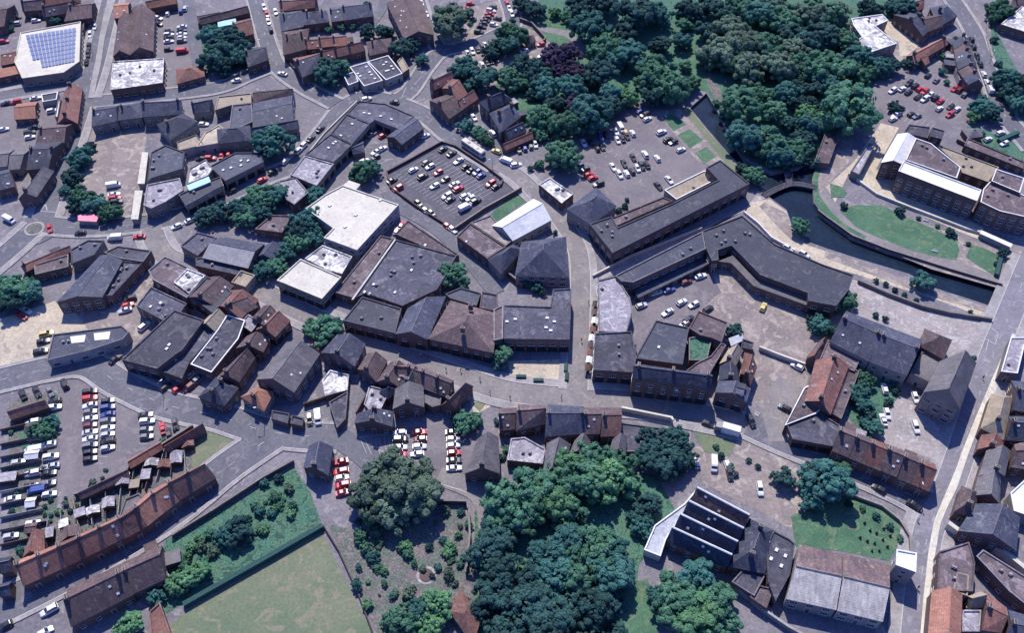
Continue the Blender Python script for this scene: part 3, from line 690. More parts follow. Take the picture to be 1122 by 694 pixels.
B('00', "832,68 930,50 932,78 838,96", 'gable', 3, 1.2, 'brown', 'brick', 'garage', 'brown garage range right of the top left car park', wins=0, cat='garage')
B('00', "610,130 650,55 656,58 655,140 640,218", 'flat', 3, 0, 'brown', 'brick', 'outbuilding', 'thin lean-to on the right of the twin ridged hall', wins=0) if 0 else None
# --- top, second tile
B('10', "-5,82 195,28 206,50 0,102", 'gable', 3.6, 1.4, 'brown', 'brick', 'outbuilding', 'long low brown outbuilding left of the street entering at the top', wins=0)
B('10', "72,92 146,78 150,98 74,112", 'flat', 3, 0, 'skyblue', 'render', 'outbuilding', 'small pale blue roofed shed above the dark green tree', par=0, wins=0)
B('10', "132,96 212,76 222,140 150,162", 'gable', 5, 2.2, 'red', 'brick', 'house', 'red brown house above and right of the dark green tree', ch=1)
B('10', "186,206 276,196 286,250 200,282", 'gable', 5, 2.2, 'slate', 'brick', 'house', 'slate house between the dark green tree and the junction', ch=1)
B('10', "330,55 425,44 432,110 342,130", 'hip', 5.5, 2.4, 'slate', 'brick', 'house', 'slate house on the right kerb of the street entering at the top', ch=1)
B('10', "426,52 530,44 542,90 434,104", 'hip', 5.2, 2.2, 'slate', 'brick', 'house', 'hipped slate house right of the kerbside slate house', ch=2)
B('10', "330,8 492,2 480,30 336,46", 'gable', 5, 2, 'red', 'brick', 'house', 'red roofed house at the top edge right of the top street', ch=1)
B('10', "545,34 592,28 600,84 552,90", 'gable', 5, 1.8, 'slate', 'brick', 'house', 'narrow slate house above the back gardens', ch=1)
B('10', "594,26 722,14 726,66 602,84", 'gable', 5.4, 2.4, 'slate', 'brick', 'house', 'wide slate house above the back gardens', ch=2)
B('10', "345,135 456,120 442,206 350,230", 'hip', 5.6, 2.6, 'brown', 'brick', 'house', 'brown house at the bend of the street entering at the top', ch=2)
row('10', "440,174 616,154", "445,206 620,188", 3, 4, 1.8, 'orange', 'brick', 'cottage', '%s cottage of the short orange row in the back gardens', 'orange cottages in the back gardens')
row('10', "500,224 672,186", "520,256 694,212", 3, 4.2, 2.0, 'red', 'brick', 'cottage', '%s cottage of the longer red row above the black parked roofs', 'red cottages in the back gardens')
B('10', "388,248 502,224 512,286 430,326", 'gable', 5.5, 2.6, 'red', 'brick', 'house', 'red roofed house beside the junction tree, with grey side roof', ch=1, rm2='slate')
B('10', "700,176 802,160 802,214 716,232", 'hip', 5, 2.4, 'brown', 'brick', 'house', 'brown hipped house right of the longer red row', ch=1)
B('P', "443,42 424,3 462,1 475,38", 'gable', 6, 2.2, 'brown', 'brick', 'church_hall', 'large brown roofed hall at the top with a row of roof lights', sky=6, cat='hall')
B('10', "602,318 650,306 666,346 624,362", 'flat', 4, 0, 'felt', 'render', 'commercial_building', 'small dark flat roof with white rim, leftmost of the gridded roofs', par='white')
B('10', "630,286 704,264 768,342 690,366", 'flat', 4.5, 0, 'felt', 'render', 'commercial_building', 'dark flat roof with white frame, middle of the gridded roofs', par='white', sky=6)
B('10', "706,262 792,236 852,312 782,340", 'flat', 4.5, 0, 'felt', 'render', 'commercial_building', 'dark flat roof with white frame, right of the gridded roofs', par='white', sky=6)
B('10', "854,310 880,292 850,240 830,262", 'flat', 4, 0, 'tan', 'brick', 'outbuilding', 'tan end block on the right of the gridded roofs', wins=0)
B('10', "75,410 214,395 214,436 130,446 60,468", 'flat', 5, 0, 'tan', 'stone', 'school', 'tan flat roofed wing at the upper left of the big slate complex', cat='school')
B('10', "134,446 216,438 220,516 118,562", 'flat', 5.6, 0, 'slate', 'stone', 'school', 'blue grey roof forming the left middle of the big slate complex', cat='school')
B('10', "222,436 386,404 390,506 222,546", 'gable', 6.5, 1.6, 'slate', 'stone', 'school', 'broad blue grey roof, largest of the big slate complex', cat='school', wins=2)
B('10', "225,384 390,378 386,402 222,432", 'gable', 6, 1.4, 'brown', 'stone', 'school', 'brown roofed range on top of the big slate complex', cat='school')
B('10', "214,544 410,506 412,540 218,570", 'gable', 5, 1.5, 'slate', 'stone', 'school', 'long low slate range along the front of the big slate complex', cat='school', wins=2)
B('10', "70,546 205,530 212,590 74,604", 'hip', 5.5, 2.2, 'slate', 'stone', 'school', 'hipped slate block at the lower left of the big slate complex', cat='school')
B('10', "668,428 780,440 900,492 838,548 735,508 716,522 618,482", 'flat', 5.5, 0, 'felt', 'stone', 'shop_building', 'angled flat roofed shops at the top of the main street wedge', spots=('10', "712,482 760,492 805,505 660,505 690,478"), shop=1, cat='shops')
B('10', "616,484 714,524 640,610 550,566", 'flat', 5.8, 0, 'felt', 'stone', 'shop_building', 'flat roofed shop next down the wedge from the angled shops', spots=('10', "592,574 640,525"), shop=1, cat='shops')
B('10', "548,568 640,612 562,688 440,655", 'flat', 5.5, 0, 'felt', 'stone', 'shop_building', 'lower flat roofed shop of the wedge, with two pale roof lights', spots=('10', "570,600 560,608 540,626"), shop=1, cat='shops')
B('P', "424,150 452,129 464,140 440,158", 'gable', 5, 1.4, 'slate', 'brick', 'workshop', 'slate roofed workshop behind the angled shops', cat='workshop')
B('10', "634,626 686,596 690,640 642,648", 'gable', 3.2, 1.2, 'slate', 'brick', 'outbuilding', 'little slate outbuilding in the yard behind the wedge shops', wins=0)
# --- lattice tail and the red group
B('20', "118,352 206,312 220,338 132,380", 'gable', 5, 2.2, 'orange', 'brick', 'house', 'orange roofed house at the upper end of the red group by the junction', ch=1)
B('20', "172,372 212,334 276,392 238,426", 'gable', 5.5, 2.4, 'red', 'brick', 'house', 'red roofed middle house of the red group by the junction', ch=1)
B('20', "118,424 192,400 262,458 200,500", 'gable', 5, 2.2, 'brown', 'brick', 'house', 'brown roofed house nearest the road in the red group', ch=1)
B('20', "232,430 288,394 322,414 252,462", 'gable', 5, 2.2, 'orange', 'brick', 'house', 'orange roofed house at the lower right of the red group')
B('20', "330,432 432,394 466,422 368,470", 'hip', 6.5, 2.8, 'slate', 'brick', 'villa', 'upper part of the dark slate villa behind the red group', ch=2, cat='house')
B('20', "372,478 464,438 502,492 420,556", 'hip', 6.5, 2.8, 'slate', 'brick', 'villa', 'middle part of the dark slate villa behind the red group', ch=2, cat='house')
B('20', "430,556 500,524 526,552 452,588", 'gable', 5, 2, 'slate', 'brick', 'villa', 'lower slate wing of the villa beside the long orange shed', cat='house')
B('20', "424,612 546,560 556,582 438,632", 'gable', 3, 1.3, 'orange', 'brick', 'outbuilding', 'long orange roofed shed beside the road by the parked van', wins=0)
B('20', "520,156 556,146 566,172 530,184", 'hip', 3, 1.4, 'brown', 'stone', 'pavilion', 'tiny brown hipped pavilion inside the park corner wall', cat='pavilion')
# --- top right
B('40', "195,80 325,62 350,88 296,112 388,185 245,233 182,198 240,158 205,110", 'flat', 6.5, 0, 'mottled', 'stone', 'hospital_building', 'white roofed Z shaped building among the trees at the top right', par='white', vent=3, wins=2)
B('40', "376,62 428,50 520,128 498,152", 'gable', 5.5, 2.4, 'slate', 'brick', 'house', 'long dark roofed range right of the white Z shaped building', ch=2)
B('40', "460,78 560,62 580,110 508,136", 'gable', 5, 2, 'brown', 'brick', 'house', 'brown roofed house at the top right beyond the dark range', ch=1)
B('40', "530,30 600,18 642,66 565,110", 'hip', 5.5, 2.4, 'slate', 'brick', 'house', 'slate hipped house by the road at the top right', ch=1)
B('40', "430,14 490,4 502,32 468,46", 'gable', 4.5, 2, 'orange', 'brick', 'house', 'orange roofed house cut by the top edge right of the wood')
B('40', "430,236 572,165 602,186 462,268", 'gable', 4.5, 1.8, 'orange', 'brick', 'cottage', 'long orange roofed range above the upper right car park', ch=2, cat='house')
B('40', "462,240 502,232 526,262 508,274", 'gable', 3.6, 1.2, 'red', 'brick', 'outbuilding', 'small red wing below the long orange range', wins=0)
row('40', "625,180 648,300 692,356", "690,165 722,280 752,362", 6, 5, 2.2, ['slate', 'brown', 'slate'], 'brick', 'terraced_house', '%s house down the dark terrace beside the top right road', 'terraced houses beside the top right road')
B('40', "634,292 664,286 686,330 652,340", 'flat', 3, 0, 'white', 'render', 'outbuilding', 'white roofed outbuilding behind the dark top right terrace', wins=0)
B('40', "826,104 925,20 980,60 940,140", 'flat', 5, 0, 'mottled', 'brick', 'commercial_building', 'patchy flat roof at the top right corner by the tree')
B('40', "664,546 736,544 750,574 692,582", 'hip', 3, 1.3, 'grey', 'brick', 'outbuilding', 'grey hipped outbuilding below the upper right car park', wins=0)
B('40', "880,-10 960,-20 960,14 872,38", 'gable', 5, 2, 'brown', 'brick', 'house', 'brown house in the top right corner', ch=1)
# --- riverside civic block, upper right
B('P', "966,178 984,147 1003,151 989,180", 'gable', 7.5, 1.2, 'white', 'brick', 'civic_building', 'white metal roofed end wing of the riverside block', wins=2, cat='civic building')
B('P', "990,177 1075,209 1070,221 984,188", 'flat', 9, 0, 'white', 'brick', 'civic_building', 'long white roof strip along the front of the riverside block', wins=2, par='white', cat='civic building')
B('P', "1003,152 1020,158 1052,184 1048,196 992,176", 'flat', 9.4, 0, 'brown', 'brick', 'civic_building', 'brown flat roof behind the long white strip', par='white', vent=3, cat='civic building')
B('P', "1024,158 1094,184 1082,200 1054,190 1050,182", 'flat', 5, 0, 'tan', 'brick', 'civic_building', 'low tan roofed court behind the riverside block', vent=3, cat='civic building')
B('P', "1091,186 1122,196 1117,212 1086,199", 'flat', 9, 0, 'brown', 'brick', 'civic_building', 'square brown roof with bright white rim at the right edge', par='white', cat='civic building')
B('P', "1077,208 1084,200 1130,218 1130,240 1095,232 1074,222", 'flat', 8, 0, 'brown', 'brick', 'civic_building', 'brown flat roof with white rim below the square one', par='white', vent=3, cat='civic building', wins=2)
B('P', "996,137 1019,140 1016,152 990,146", 'flat', 6, 0, 'felt', 'brick', 'civic_building', 'dark low block at the upper end of the riverside block', cat='civic building')
B('P', "1021,140 1035,144 1032,153 1019,150", 'flat', 7.5, 0, 'felt', 'brick', 'civic_building', 'small dark box beside the upper right car park', cat='civic building')
B('P', "932,188 952,158 958,160 941,192", 'flat', 4, 0, 'gravelroof', 'stone', 'covered_walkway', 'narrow pale roof beside the riverside forecourt', cat='walkway', wins=0)
B('41', "745,318 875,376 868,388 740,330", 'flat', 3, 0, 'white', 'render', 'covered_walkway', 'thin white roofed walkway above the small lawn', cat='walkway', wins=0, par=0)
B('P', "904,146 918,152 908,180 892,178", 'flat', 3.6, 0, 'brown', 'brick', 'outbuilding', 'brown flat roofed block beside the big lone tree', wins=0)
B('P', "1060,152 1122,178 1122,186 1056,160", 'flat', 3.4, 0, 'brown', 'brick', 'outbuilding', 'long brown flat range right of the riverside block')
# --- left middle
B('01', "78,185 168,75 224,68 152,176", 'gable', 5.5, 2.2, 'grey', 'brick', 'house', 'long grey brown roof between the left road and the left edge', ch=1)
B('01', "-10,70 40,60 60,130 -10,150", 'gable', 5, 2, 'slate', 'brick', 'house', 'slate roof at the left edge above the roundabout', ch=1)
B('01', "330,256 372,244 416,256 406,280 332,276", 'flat', 3, 0, 'pink', 'render', 'kiosk', 'pink roofed kiosk at the foot of the market yard trees', cat='kiosk', par=0, wins=0)
B('P', "151,201 156,167 162,167 158,201", 'flat', 3.5, 0, 'cream', 'render', 'market_shelter', 'upper of two thin cream roofed shelters along the market yard', cat='shelter', wins=0, par=0)
B('P', "144,240 148,209 156,209 151,240", 'flat', 3.5, 0, 'cream', 'render', 'market_shelter', 'lower of two thin cream roofed shelters along the market yard', cat='shelter', wins=0, par=0)
B('01', "620,120 640,-10 700,-40 780,-10 770,60 640,100", 'flat', 6, 0, 'slate', 'stone', 'shop_building', 'slate and felt roofed block right of the upper cream shelter', vent=4, cat='shops')
B('01', "608,215 622,128 760,100 775,150 700,200 640,228", 'flat', 6.5, 0, 'gravelroof', 'stone', 'shop_building', 'grey roofed corner block at the main road, right of the lower cream shelter', vent=3, cat='shops')
B('01', "790,128 880,92 888,112 800,148", 'flat', 7.4, 0, 'skyblue', 'render', 'roof_lantern_block', 'bright pale blue glazed roof strip in the middle of the shops', par=0, cat='shops', wins=0)
B('01', "800,60 870,20 900,60 880,90 790,126", 'flat', 6, 0, 'mottled', 'stone', 'shop_building', 'cluttered pale flat roof behind the blue glazed strip', vent=5, cat='shops')
B('P', "196,214 226,200 242,194 244,204 204,226", 'flat', 6, 0, 'slate', 'stone', 'shop_building', 'dark slate shop row on the main road below the blue glazed strip', cat='shops', shop=1)
B('P', "230,183 258,168 284,168 289,178 247,199", 'flat', 6, 0, 'slate', 'stone', 'shop_building', 'blue grey shop roof with white lights left of the round tree', spots=('11', "170,25 170,45 128,55 95,65 200,25"), cat='shops', shop=1)
B('01', "88,468 294,386 306,404 104,494", 'gable', 4, 1.2, 'orange', 'brick', 'cottage', 'long thin orange roofed row below the roundabout', ch=1, cat='house')
B('01', "146,466 290,422 290,474 150,508", 'flat', 4.5, 0, 'brown', 'brick', 'commercial_building', 'brown flat roof in front of the long thin orange row')
B('01', "300,402 372,362 440,364 400,424 304,462", 'flat', 5.5, 0, 'slate', 'stone', 'commercial_building', 'dark block right of the long thin orange row', vent=2)
B('01', "240,622 425,425 515,446 430,600", 'gable', 7, 1.4, 'slate', 'brick', 'warehouse', 'large dark warehouse roof between the yards left of centre', cat='warehouse', vent=0, wins=2)
B('01', "516,450 604,456 475,596 440,598", 'flat', 5.5, 0, 'felt', 'brick', 'commercial_building', 'cluttered dark roof on the right side of the large dark warehouse', vent=5)
B('01', "440,414 500,386 640,406 606,454 512,440", 'flat', 6, 0, 'felt', 'brick', 'commercial_building', 'black roofed block above the large dark warehouse')
B('01', "764,386 835,328 915,350 836,428", 'flat', 5.5, 0, 'felt', 'stone', 'shop_building', 'dark roof at the top left of the parallel dark halls', cat='shops')
B('11', "86,346 268,376 200,476 8,432", 'gable', 6, 1.8, 'slate', 'brick', 'hall', 'middle and largest of the parallel dark halls, with a pale lower slope', cat='hall', wins=2, rm2='concrete')
B('11', "230,315 300,256 385,258 345,330", 'flat', 4, 0, 'brown', 'brick', 'outbuilding', 'brown flat roof between the dark clump of trees and the parallel halls')
B('11', "330,112 400,96 456,160 396,212 362,190", 'flat', 5, 0, 'gravelroof', 'brick', 'shop_building', 'grey roof touching the dark clump of trees below the main road', cat='shops')
B('11', "440,5 562,40 490,132 378,85", 'flat', 5.5, 0, 'gravelroof', 'stone', 'shop_building', 'pale worn roof at the lower end of the wedge shops', cat='shops', shop=1, vent=3)
B('11', "-20,440 4,434 190,478 170,512 -20,470", 'flat', 4.6, 0, 'felt', 'brick', 'hall', 'lowest of the parallel dark halls', cat='hall')
B('11', "232,430 276,380 345,382 304,440", 'gable', 5, 1.5, 'slate', 'brick', 'outbuilding', 'short dark roof at the right end of the parallel dark halls')
B('01', "628,490 698,430 872,512 790,606 646,528", 'flat', 7, 0, 'brown', 'brick', 'shop_building', 'brown flat roofed block at the mouth of the shopping street, with a white patch', cat='shops', shop=1, vent=1)
B('01', "735,540 792,482 868,512 800,588", 'flat', 7.3, 0, 'mottled', 'brick', 'shop_building', 'patchy white roof inset in the brown block at the mouth of the shopping street', cat='shops', vent=3)
B('01', "800,596 874,516 925,535 980,580 900,670", 'flat', 7, 0, 'slate', 'brick', 'shop_building', 'grey roof beside the patchy white one on the shopping street', cat='shops', shop=1)
B('01', "576,640 640,560 790,630 725,720", 'flat', 6, 0, 'felt', 'brick', 'commercial_building', 'dark roof with sunken lights below the brown block', vent=3, sky=2)
B('11', "-60,600 45,516 136,552 62,640", 'gable', 6, 2, 'brown', 'brick', 'shop_building', 'brown ridged shop left of the red one on the shopping street', ch=1, cat='shops')
B('11', "66,636 130,572 242,612 168,692", 'gable', 6, 2.2, 'red', 'brick', 'shop_building', 'red ridged shop on the shopping street left of centre', ch=1, cat='shops', shop=1)
B('11', "130,540 170,490 230,510 190,560", 'flat', 5, 0, 'tan', 'render', 'shop_building', 'small cream roofed shop by the lower hall', cat='shops')
B('11', "215,690 268,636 335,680 290,740", 'gable', 6, 2.2, 'brown', 'brick', 'shop_building', 'brown ridged shop right of the red one, by the bend', ch=1, cat='shops', shop=1)
B('12', "235,82 300,16 376,44 312,112", 'gable', 6, 2.4, 'red', 'brick', 'shop_building', 'red brown ridged shop at the end of the block facing the street tree', ch=1, cat='shops', shop=1)
B('12', "90,-30 170,-50 240,-15 170,20", 'gable', 6, 2, 'brown', 'brick', 'shop_building', 'brown ridged roof in the middle of the crowded left block', cat='shops', ch=1)
B('12', "0,60 60,0 110,30 60,90", 'gable', 5.5, 2, 'tan', 'brick', 'outbuilding', 'small tan ridged roof in the crowded left block', wins=0)
B('12', "165,60 200,20 250,50 215,95", 'flat', 5, 0, 'gravelroof', 'brick', 'outbuilding', 'small pale flat roof beside the red brown end shop', wins=0)
B('12', "-42,231 73,85 112,22 188,46 160,123 46,266", 'flat', 6, 0, 'felt', 'brick', 'supermarket', 'long dark flat roof with a bright white front rim', par='white', vent=5, cat='shops', wins=2)
B('12', "182,176 196,110 282,112 300,150 235,222", 'gable', 5.5, 2.4, 'grey', 'brick', 'house', 'grey ridged roof between the white rimmed roof and the big grey chapel')if 0 else None
B('12', "152,160 196,110 290,118 262,176", 'gable', 5.5, 2.2, 'brown', 'brick', 'house', 'upper brown roof between the white rimmed roof and the big grey hall', ch=1)
B('12', "66,286 184,174 228,200 160,302", 'gable', 5.5, 2.4, 'brown', 'brick', 'house', 'lower brown roof between the white rimmed roof and the big grey hall', ch=1)
B('12', "-8,366 62,288 156,330 98,402", 'hip', 5.5, 2.4, 'slate', 'brick', 'house', 'dark hipped house at the kerb below the white rimmed roof', ch=2)
B('12', "236,292 364,136 500,184 392,346", 'gable', 7, 3, 'grey', 'brick', 'chapel', 'big grey ridged hall standing end on to the lower road', cat='hall', wins=2)
B('12', "172,366 236,326 306,346 266,424", 'hip', 4.5, 2, 'orange', 'render', 'house', 'small orange hipped house at the foot of the big grey hall', ch=1)
B('12', "302,426 376,440 368,482 298,460", 'flat', 3, 0, 'felt', 'brick', 'garage', 'left of two small dark garages at the junction', cat='garage', wins=0)
B('12', "386,446 436,460 430,492 380,482", 'flat', 3, 0, 'felt', 'brick', 'garage', 'right of two small dark garages at the junction', cat='garage', wins=0)
B('02', "200,215 225,105 516,68 546,95 520,125 380,172", 'flat', 5, 0, 'slate', 'concrete', 'workshop', 'dark roofed workshop with two large white roof panels by the left yard', cat='workshop', wins=2)
_h = BL[-1][1]; _r = BL[-1][2]
for s_ in ("296,112 362,104 356,134 302,140", "396,98 466,90 460,122 400,128"):
    P_ = ccw([W(p[0], p[1], _h + .12) - _r.location for p in pts('02', s_)]); V_, F_, U_ = slab([P_], .1); link('roof_panel', mesh('roof_panel', V_, F_, ['white'], None, U_), _r)
B('02', "515,212 738,2 862,45 770,172 742,190 665,250", 'flat', 7.6, 0, 'felt', 'brick', 'supermarket', 'large bare dark roof above the lower left road', cat='shops', spots=('02', "705,165 715,148"), wins=2, shop=1)
B('02', "672,256 746,194 774,176 866,50 905,100 800,225 770,292", 'flat', 5, 0, 'felt', 'brick', 'shop_building', 'lower dark roof wrapped round the right of the large bare dark roof', cat='shops')
B('02', "805,226 912,96 925,110 960,140 884,262", 'flat', 5.5, 0, 'slate', 'brick', 'shop_building', 'slate flat roof with white front edge behind the parked red cars', cat='shops', par='white') if 0 else None
B('12', "510,180 576,106 692,142 650,236", 'gable', 5.6, 2.4, 'slate', 'brick', 'shop_building', 'blue grey ridged shop right of the street tree', ch=1, cat='shops')
B('12', "664,250 704,184 786,214 738,300", 'gable', 5.6, 2.2, 'brown', 'brick', 'shop_building', 'first brown shop right of the blue grey one on the street', ch=1, cat='shops')
B('12', "744,302 800,222 882,250 832,322", 'gable', 5.6, 2.2, 'brown', 'brick', 'shop_building', 'second brown shop right of the blue grey one on the street', ch=1, cat='shops')
B('12', "842,318 884,252 935,268 905,330", 'gable', 5.6, 2.2, 'slate', 'brick', 'shop_building', 'slate shop next to the second brown shop on the street', ch=1, cat='shops')
B('12', "514,300 546,256 626,276 620,340 526,366", 'flat', 3.2, 0, 'mottled', 'brick', 'outbuilding', 'patchy white flat roof in the yard behind the blue grey shop', wins=0)
B('12', "542,392 622,345 612,462 576,500", 'flat', 3, 0, 'felt', 'brick', 'garage', 'dark wedge shaped roof running down to the junction', cat='garage', wins=0)
B('12', "690,400 712,322 800,342 742,458", 'flat', 4, 0, 'gravelroof', 'brick', 'outbuilding', 'pale flat roof behind the brown street shops', vent=2, wins=0)
B('12', "758,345 798,320 832,342 792,372", 'hip', 4.4, 1.8, 'slate', 'brick', 'outbuilding', 'little hipped slate roof behind the brown street shops', wins=0)
B('12', "650,478 664,438 812,430 806,492", 'gable', 5, 2, 'slate', 'brick', 'house', 'slate house fronting the car park entry road', ch=2)
B('P', "431,448 434,426 463,423 464,446", 'gable', 6.4, 2.4, 'grey', 'brick', 'house', 'grey ridged building above the car park with the red cars', ch=1)
B('22', "78,380 92,346 168,368 164,404 130,412", 'flat', 4.5, 0, 'grey', 'brick', 'outbuilding', 'grey flat roof right of the grey ridged building', wins=0)
B('22', "-22,232 40,226 30,300 -30,290", 'gable', 5.4, 2.2, 'red', 'brick', 'shop_building', 'reddish ridged shop left of the brown street terrace', ch=1, cat='shops')
row('22', "40,226 220,300", "15,306 196,368", 3, 5.4, 2.3, 'brown', 'brick', 'shop_building', '%s shop of the brown terrace on the upper side of the pedestrian bend', 'brown terrace shops on the pedestrian street', cut=None, shop=1)
B('22', "168,402 242,338 300,322 226,412", 'gable', 5.4, 2.2, 'red', 'brick', 'house', 'red brown house at the point where the paved corner begins', ch=1)
B('P', "333,513 339,489 364,490 359,521", 'gable', 5, 2.2, 'slate', 'brick', 'house', 'grey slate house beside the stacked red cars', ch=1)
# --- centre: white market store and large flats
B('11', "444,228 525,170 600,130 836,212 660,404 520,352 560,312", 'flat', 7, 0, 'cream', 'concrete', 'supermarket', 'largest cream flat roof, in the middle left of the town', vent=0, par='cream', cat='shops', wins=2, spots=('11', "655,255 610,305 545,215 758,192"))
B('11', "602,128 626,108 672,124 652,148", 'flat', 6, 0, 'cream', 'concrete', 'plant_room', 'little cream roof block at the top of the largest cream roof', par=0, wins=0)
B('11', "322,532 422,442 594,518 512,610", 'flat', 7, 0, 'cream', 'stone', 'supermarket', 'smaller cream flat roof by the shopping street', par='cream', cat='shops', wins=2, shop=1)
B('11', "440,440 515,384 640,432 596,505 540,490", 'flat', 6, 0, 'mottled', 'stone', 'shop_building', 'patchy roof joining the two cream roofs', cat='shops', vent=3)
B('P', "367,321 417,259 431,262 387,327", 'flat', 4.5, 0, 'flatbrown', 'brick', 'commercial_building', 'dark strip roof right of the smaller cream roof')
B('P', "387,328 433,263 500,281 490,300 479,318 441,336 401,322", 'flat', 7, 0, 'felt', 'brick', 'commercial_building', 'very large dark flat roof in the centre of town', par=1, spots=('11', "890,488 730,548 692,580 712,588 820,582"), vent=7)
_h, _r = BL[-1][1], BL[-1][2]; _a, _b = W(386, 329, _h + .45) - _r.location, W(433, 263, _h + .45) - _r.location; _m = MB(); _m.tube(_a, _b, .38, .38, 4); link('ledge', _m.mesh('ledge', ['cream']), _r)
B('P', "433,257 447,242 503,280 494,284", 'flat', 6, 0, 'brown', 'brick', 'commercial_building', 'brown wedge roof along the service lane by the walled car park', spots=('21', "100,382"))
B('P', "376,352 397,326 440,339 433,366", 'flat', 7, 0, 'slate', 'brick', 'shop_building', 'dark shop block facing the street tree across the shopping street', cat='shops', shop=1)
B('P', "434,366 447,338 488,325 468,372", 'gable', 7.5, 2.0, 'slate', 'brick', 'shop_building', 'slate roofed shop left of the brown hipped shop on the bend', cat='shops', shop=1, vent=0)
B('P', "470,371 492,328 520,324 546,352 540,386", 'flat', 7.5, 0, 'brown', 'brick', 'shop_building', 'brown roofed shop on the bend above the street tree', cat='shops', shop=1, vent=2) if 0 else None
B('P', "470,371 494,330 545,344 540,386", 'hip', 7.3, 3.0, 'brown', 'brick', 'shop_building', 'brown hipped shop on the outer bend of the pedestrian street', cat='shops', shop=1, ch=2, wins=1)
B('P', "488,323 505,316 527,322 522,336 494,328", 'flat', 5, 0, 'slate', 'brick', 'shop_building', 'slate flat roof behind the brown hipped shop', cat='shops')
B('21', "340,580 406,592 404,662 330,648", 'flat', 6, 0, 'felt', 'brick', 'outbuilding', 'small square dark roof with raised rim behind the brown hipped shop', par='brick')
B('P', "541,340 551,335 551,372 541,374", 'flat', 8, 0, 'brown', 'brick', 'shop_building', 'narrow brown roof between the hipped shop and the large square block', cat='shops')
B('P', "552,335 603,337 606,318 626,317 624,373 552,372", 'flat', 8, 0, 'felt', 'brick', 'shop_building', 'large square dark roof over the paved courtyard', cat='shops', shop=1, wins=2, spots=('22', "615,35 645,50 610,75 630,88 480,40 445,50"))
B('21', "385,298 557,186 632,272 468,360", 'gable', 5, 2.2, 'white', 'render', 'market_hall', 'bright cream ridged hall beside the walled car park', cat='hall', wins=2)
B('21', "234,346 290,290 440,390 362,440", 'flat', 5, 0, 'brown', 'brick', 'commercial_building', 'brown flat roof left of the bright cream hall', spots=('21', "272,368"))
B('21', "292,288 376,256 468,362 440,386", 'flat', 4.5, 0, 'lottan', 'brick', 'commercial_building', 'tan flat roof tucked against the bright cream hall', wins=0)
B('21', "482,508 508,368 692,346 704,516", 'hip', 6, 4.2, 'slate', 'stone', 'church_hall', 'big slate hipped hall inside the curve of the lane', cat='hall', wins=2)
B('21', "366,440 470,378 512,398 420,500", 'hip', 5, 2.2, 'slate', 'stone', 'hall', 'small slate wing left of the big slate hipped hall', cat='hall')
B('21', "580,126 626,98 726,166 676,206", 'flat', 4.5, 0, 'mottled', 'brick', 'commercial_building', 'patchy white flat roof between the lane and the large car park', vent=3)
B('21', "700,228 822,138 905,214 800,292", 'hip', 7, 3, 'slate', 'stone', 'hall', 'dark hipped roof at the lane end of the long riverside range', cat='hall')
B('P', "646,246 670,238 677,250 738,223 787,198 774,184 789,176 821,202 671,278", 'flat', 8, 0, 'slate', 'brick', 'shopping_arcade', 'long slate range on the upper side of the pale alley', cat='shops', wins=2, shop=1)
B('31', "262,150 430,68 482,104 312,190", 'flat', 4, 0, 'tan', 'render', 'covered_court', 'yellowish low court roof inside the long slate range', par='white', wins=0)
B('31', "30,272 256,180 298,196 62,300", 'flat', 4, 0, 'brown', 'brick', 'outbuilding', 'low brown strip between the car park and the long slate range', wins=0)
B('31', "55,512 422,325 436,398 130,540 80,535", 'flat', 8, 0, 'slate', 'brick', 'shopping_arcade', 'left arm of the slate range on the lower side of the pale alley', cat='shops', wins=2)
B('31', "136,572 440,426 462,452 152,602", 'flat', 3.4, 0, 'slate', 'brick', 'shopping_arcade', 'low slate strip facing the row of parked cars in the court', cat='shops', par=0)
B('31', "425,322 590,258 730,380 930,465 1060,510 1040,570 985,640 870,618 866,585 665,508 545,384 486,404 490,445 462,450 440,400", 'flat', 8, 0, 'slate', 'brick', 'shopping_arcade', 'broad angled slate roof beside the canal walk', cat='shops', wins=2, shop=1)
B('31', "492,448 552,425 600,478 650,530 866,606 860,632 640,552 570,480 545,455", 'flat', 5, 0, 'grey', 'brick', 'shopping_arcade', 'low grey strip along the yard side of the broad angled slate roof', cat='shops', par=0)
B('P', "655,308 675,303 690,327 693,340 686,366 656,364", 'flat', 6.4, 0, 'gravelroof', 'brick', 'shop_building', 'pale gravelled roof at the lane, left of the inner court', cat='shops', vent=1, wins=2)
B('P', "652,366 692,364 697,393 694,409 650,406", 'flat', 8, 0, 'felt', 'brick', 'shop_building', 'dark mauve flat roof at the corner of lane and high street', cat='shops', shop=1, wins=2)
B('32', "138,206 226,46 364,76 338,232", 'flat', 8, 0, 'slate', 'brick', 'department_store', 'dark slate flat roof in the middle of the high street block', cat='shops', wins=0, spots=('32', "238,158"))
B('32', "366,78 405,5 530,55 502,138 462,120 412,108", 'flat', 7, 0, 'brown', 'brick', 'department_store', 'brown roof at the upper end of the high street block', cat='shops')
B('32', "365,120 412,112 462,124 440,216 366,214", 'flat', 5, 0, 'rough', 'brick', 'roof_garden', 'sunken court roof with greenery in the high street block', cat='shops', wins=0)
B('32', "458,196 500,142 522,150 450,274 350,262 396,226", 'flat', 7.5, 0, 'brown', 'brick', 'department_store', 'brown strip roof on the right side of the high street block', cat='shops')
B('32', "132,226 462,274 456,326 128,288", 'gable', 9, 2.0, 'slate', 'brick', 'shop_building', 'tall slate roofed shop range facing the high street', cat='shops', shop=1, ch=3, wins=1)
B('32', "495,226 536,164 592,170 560,236", 'gable', 5.5, 2.2, 'tan', 'brick', 'house', 'tan orange roof at the back of the last high street shops', ch=1)
B('32', "584,268 602,180 652,240 622,322", 'gable', 5.5, 2, 'red', 'brick', 'house', 'red brown roof at the right of the last high street shops', ch=1)
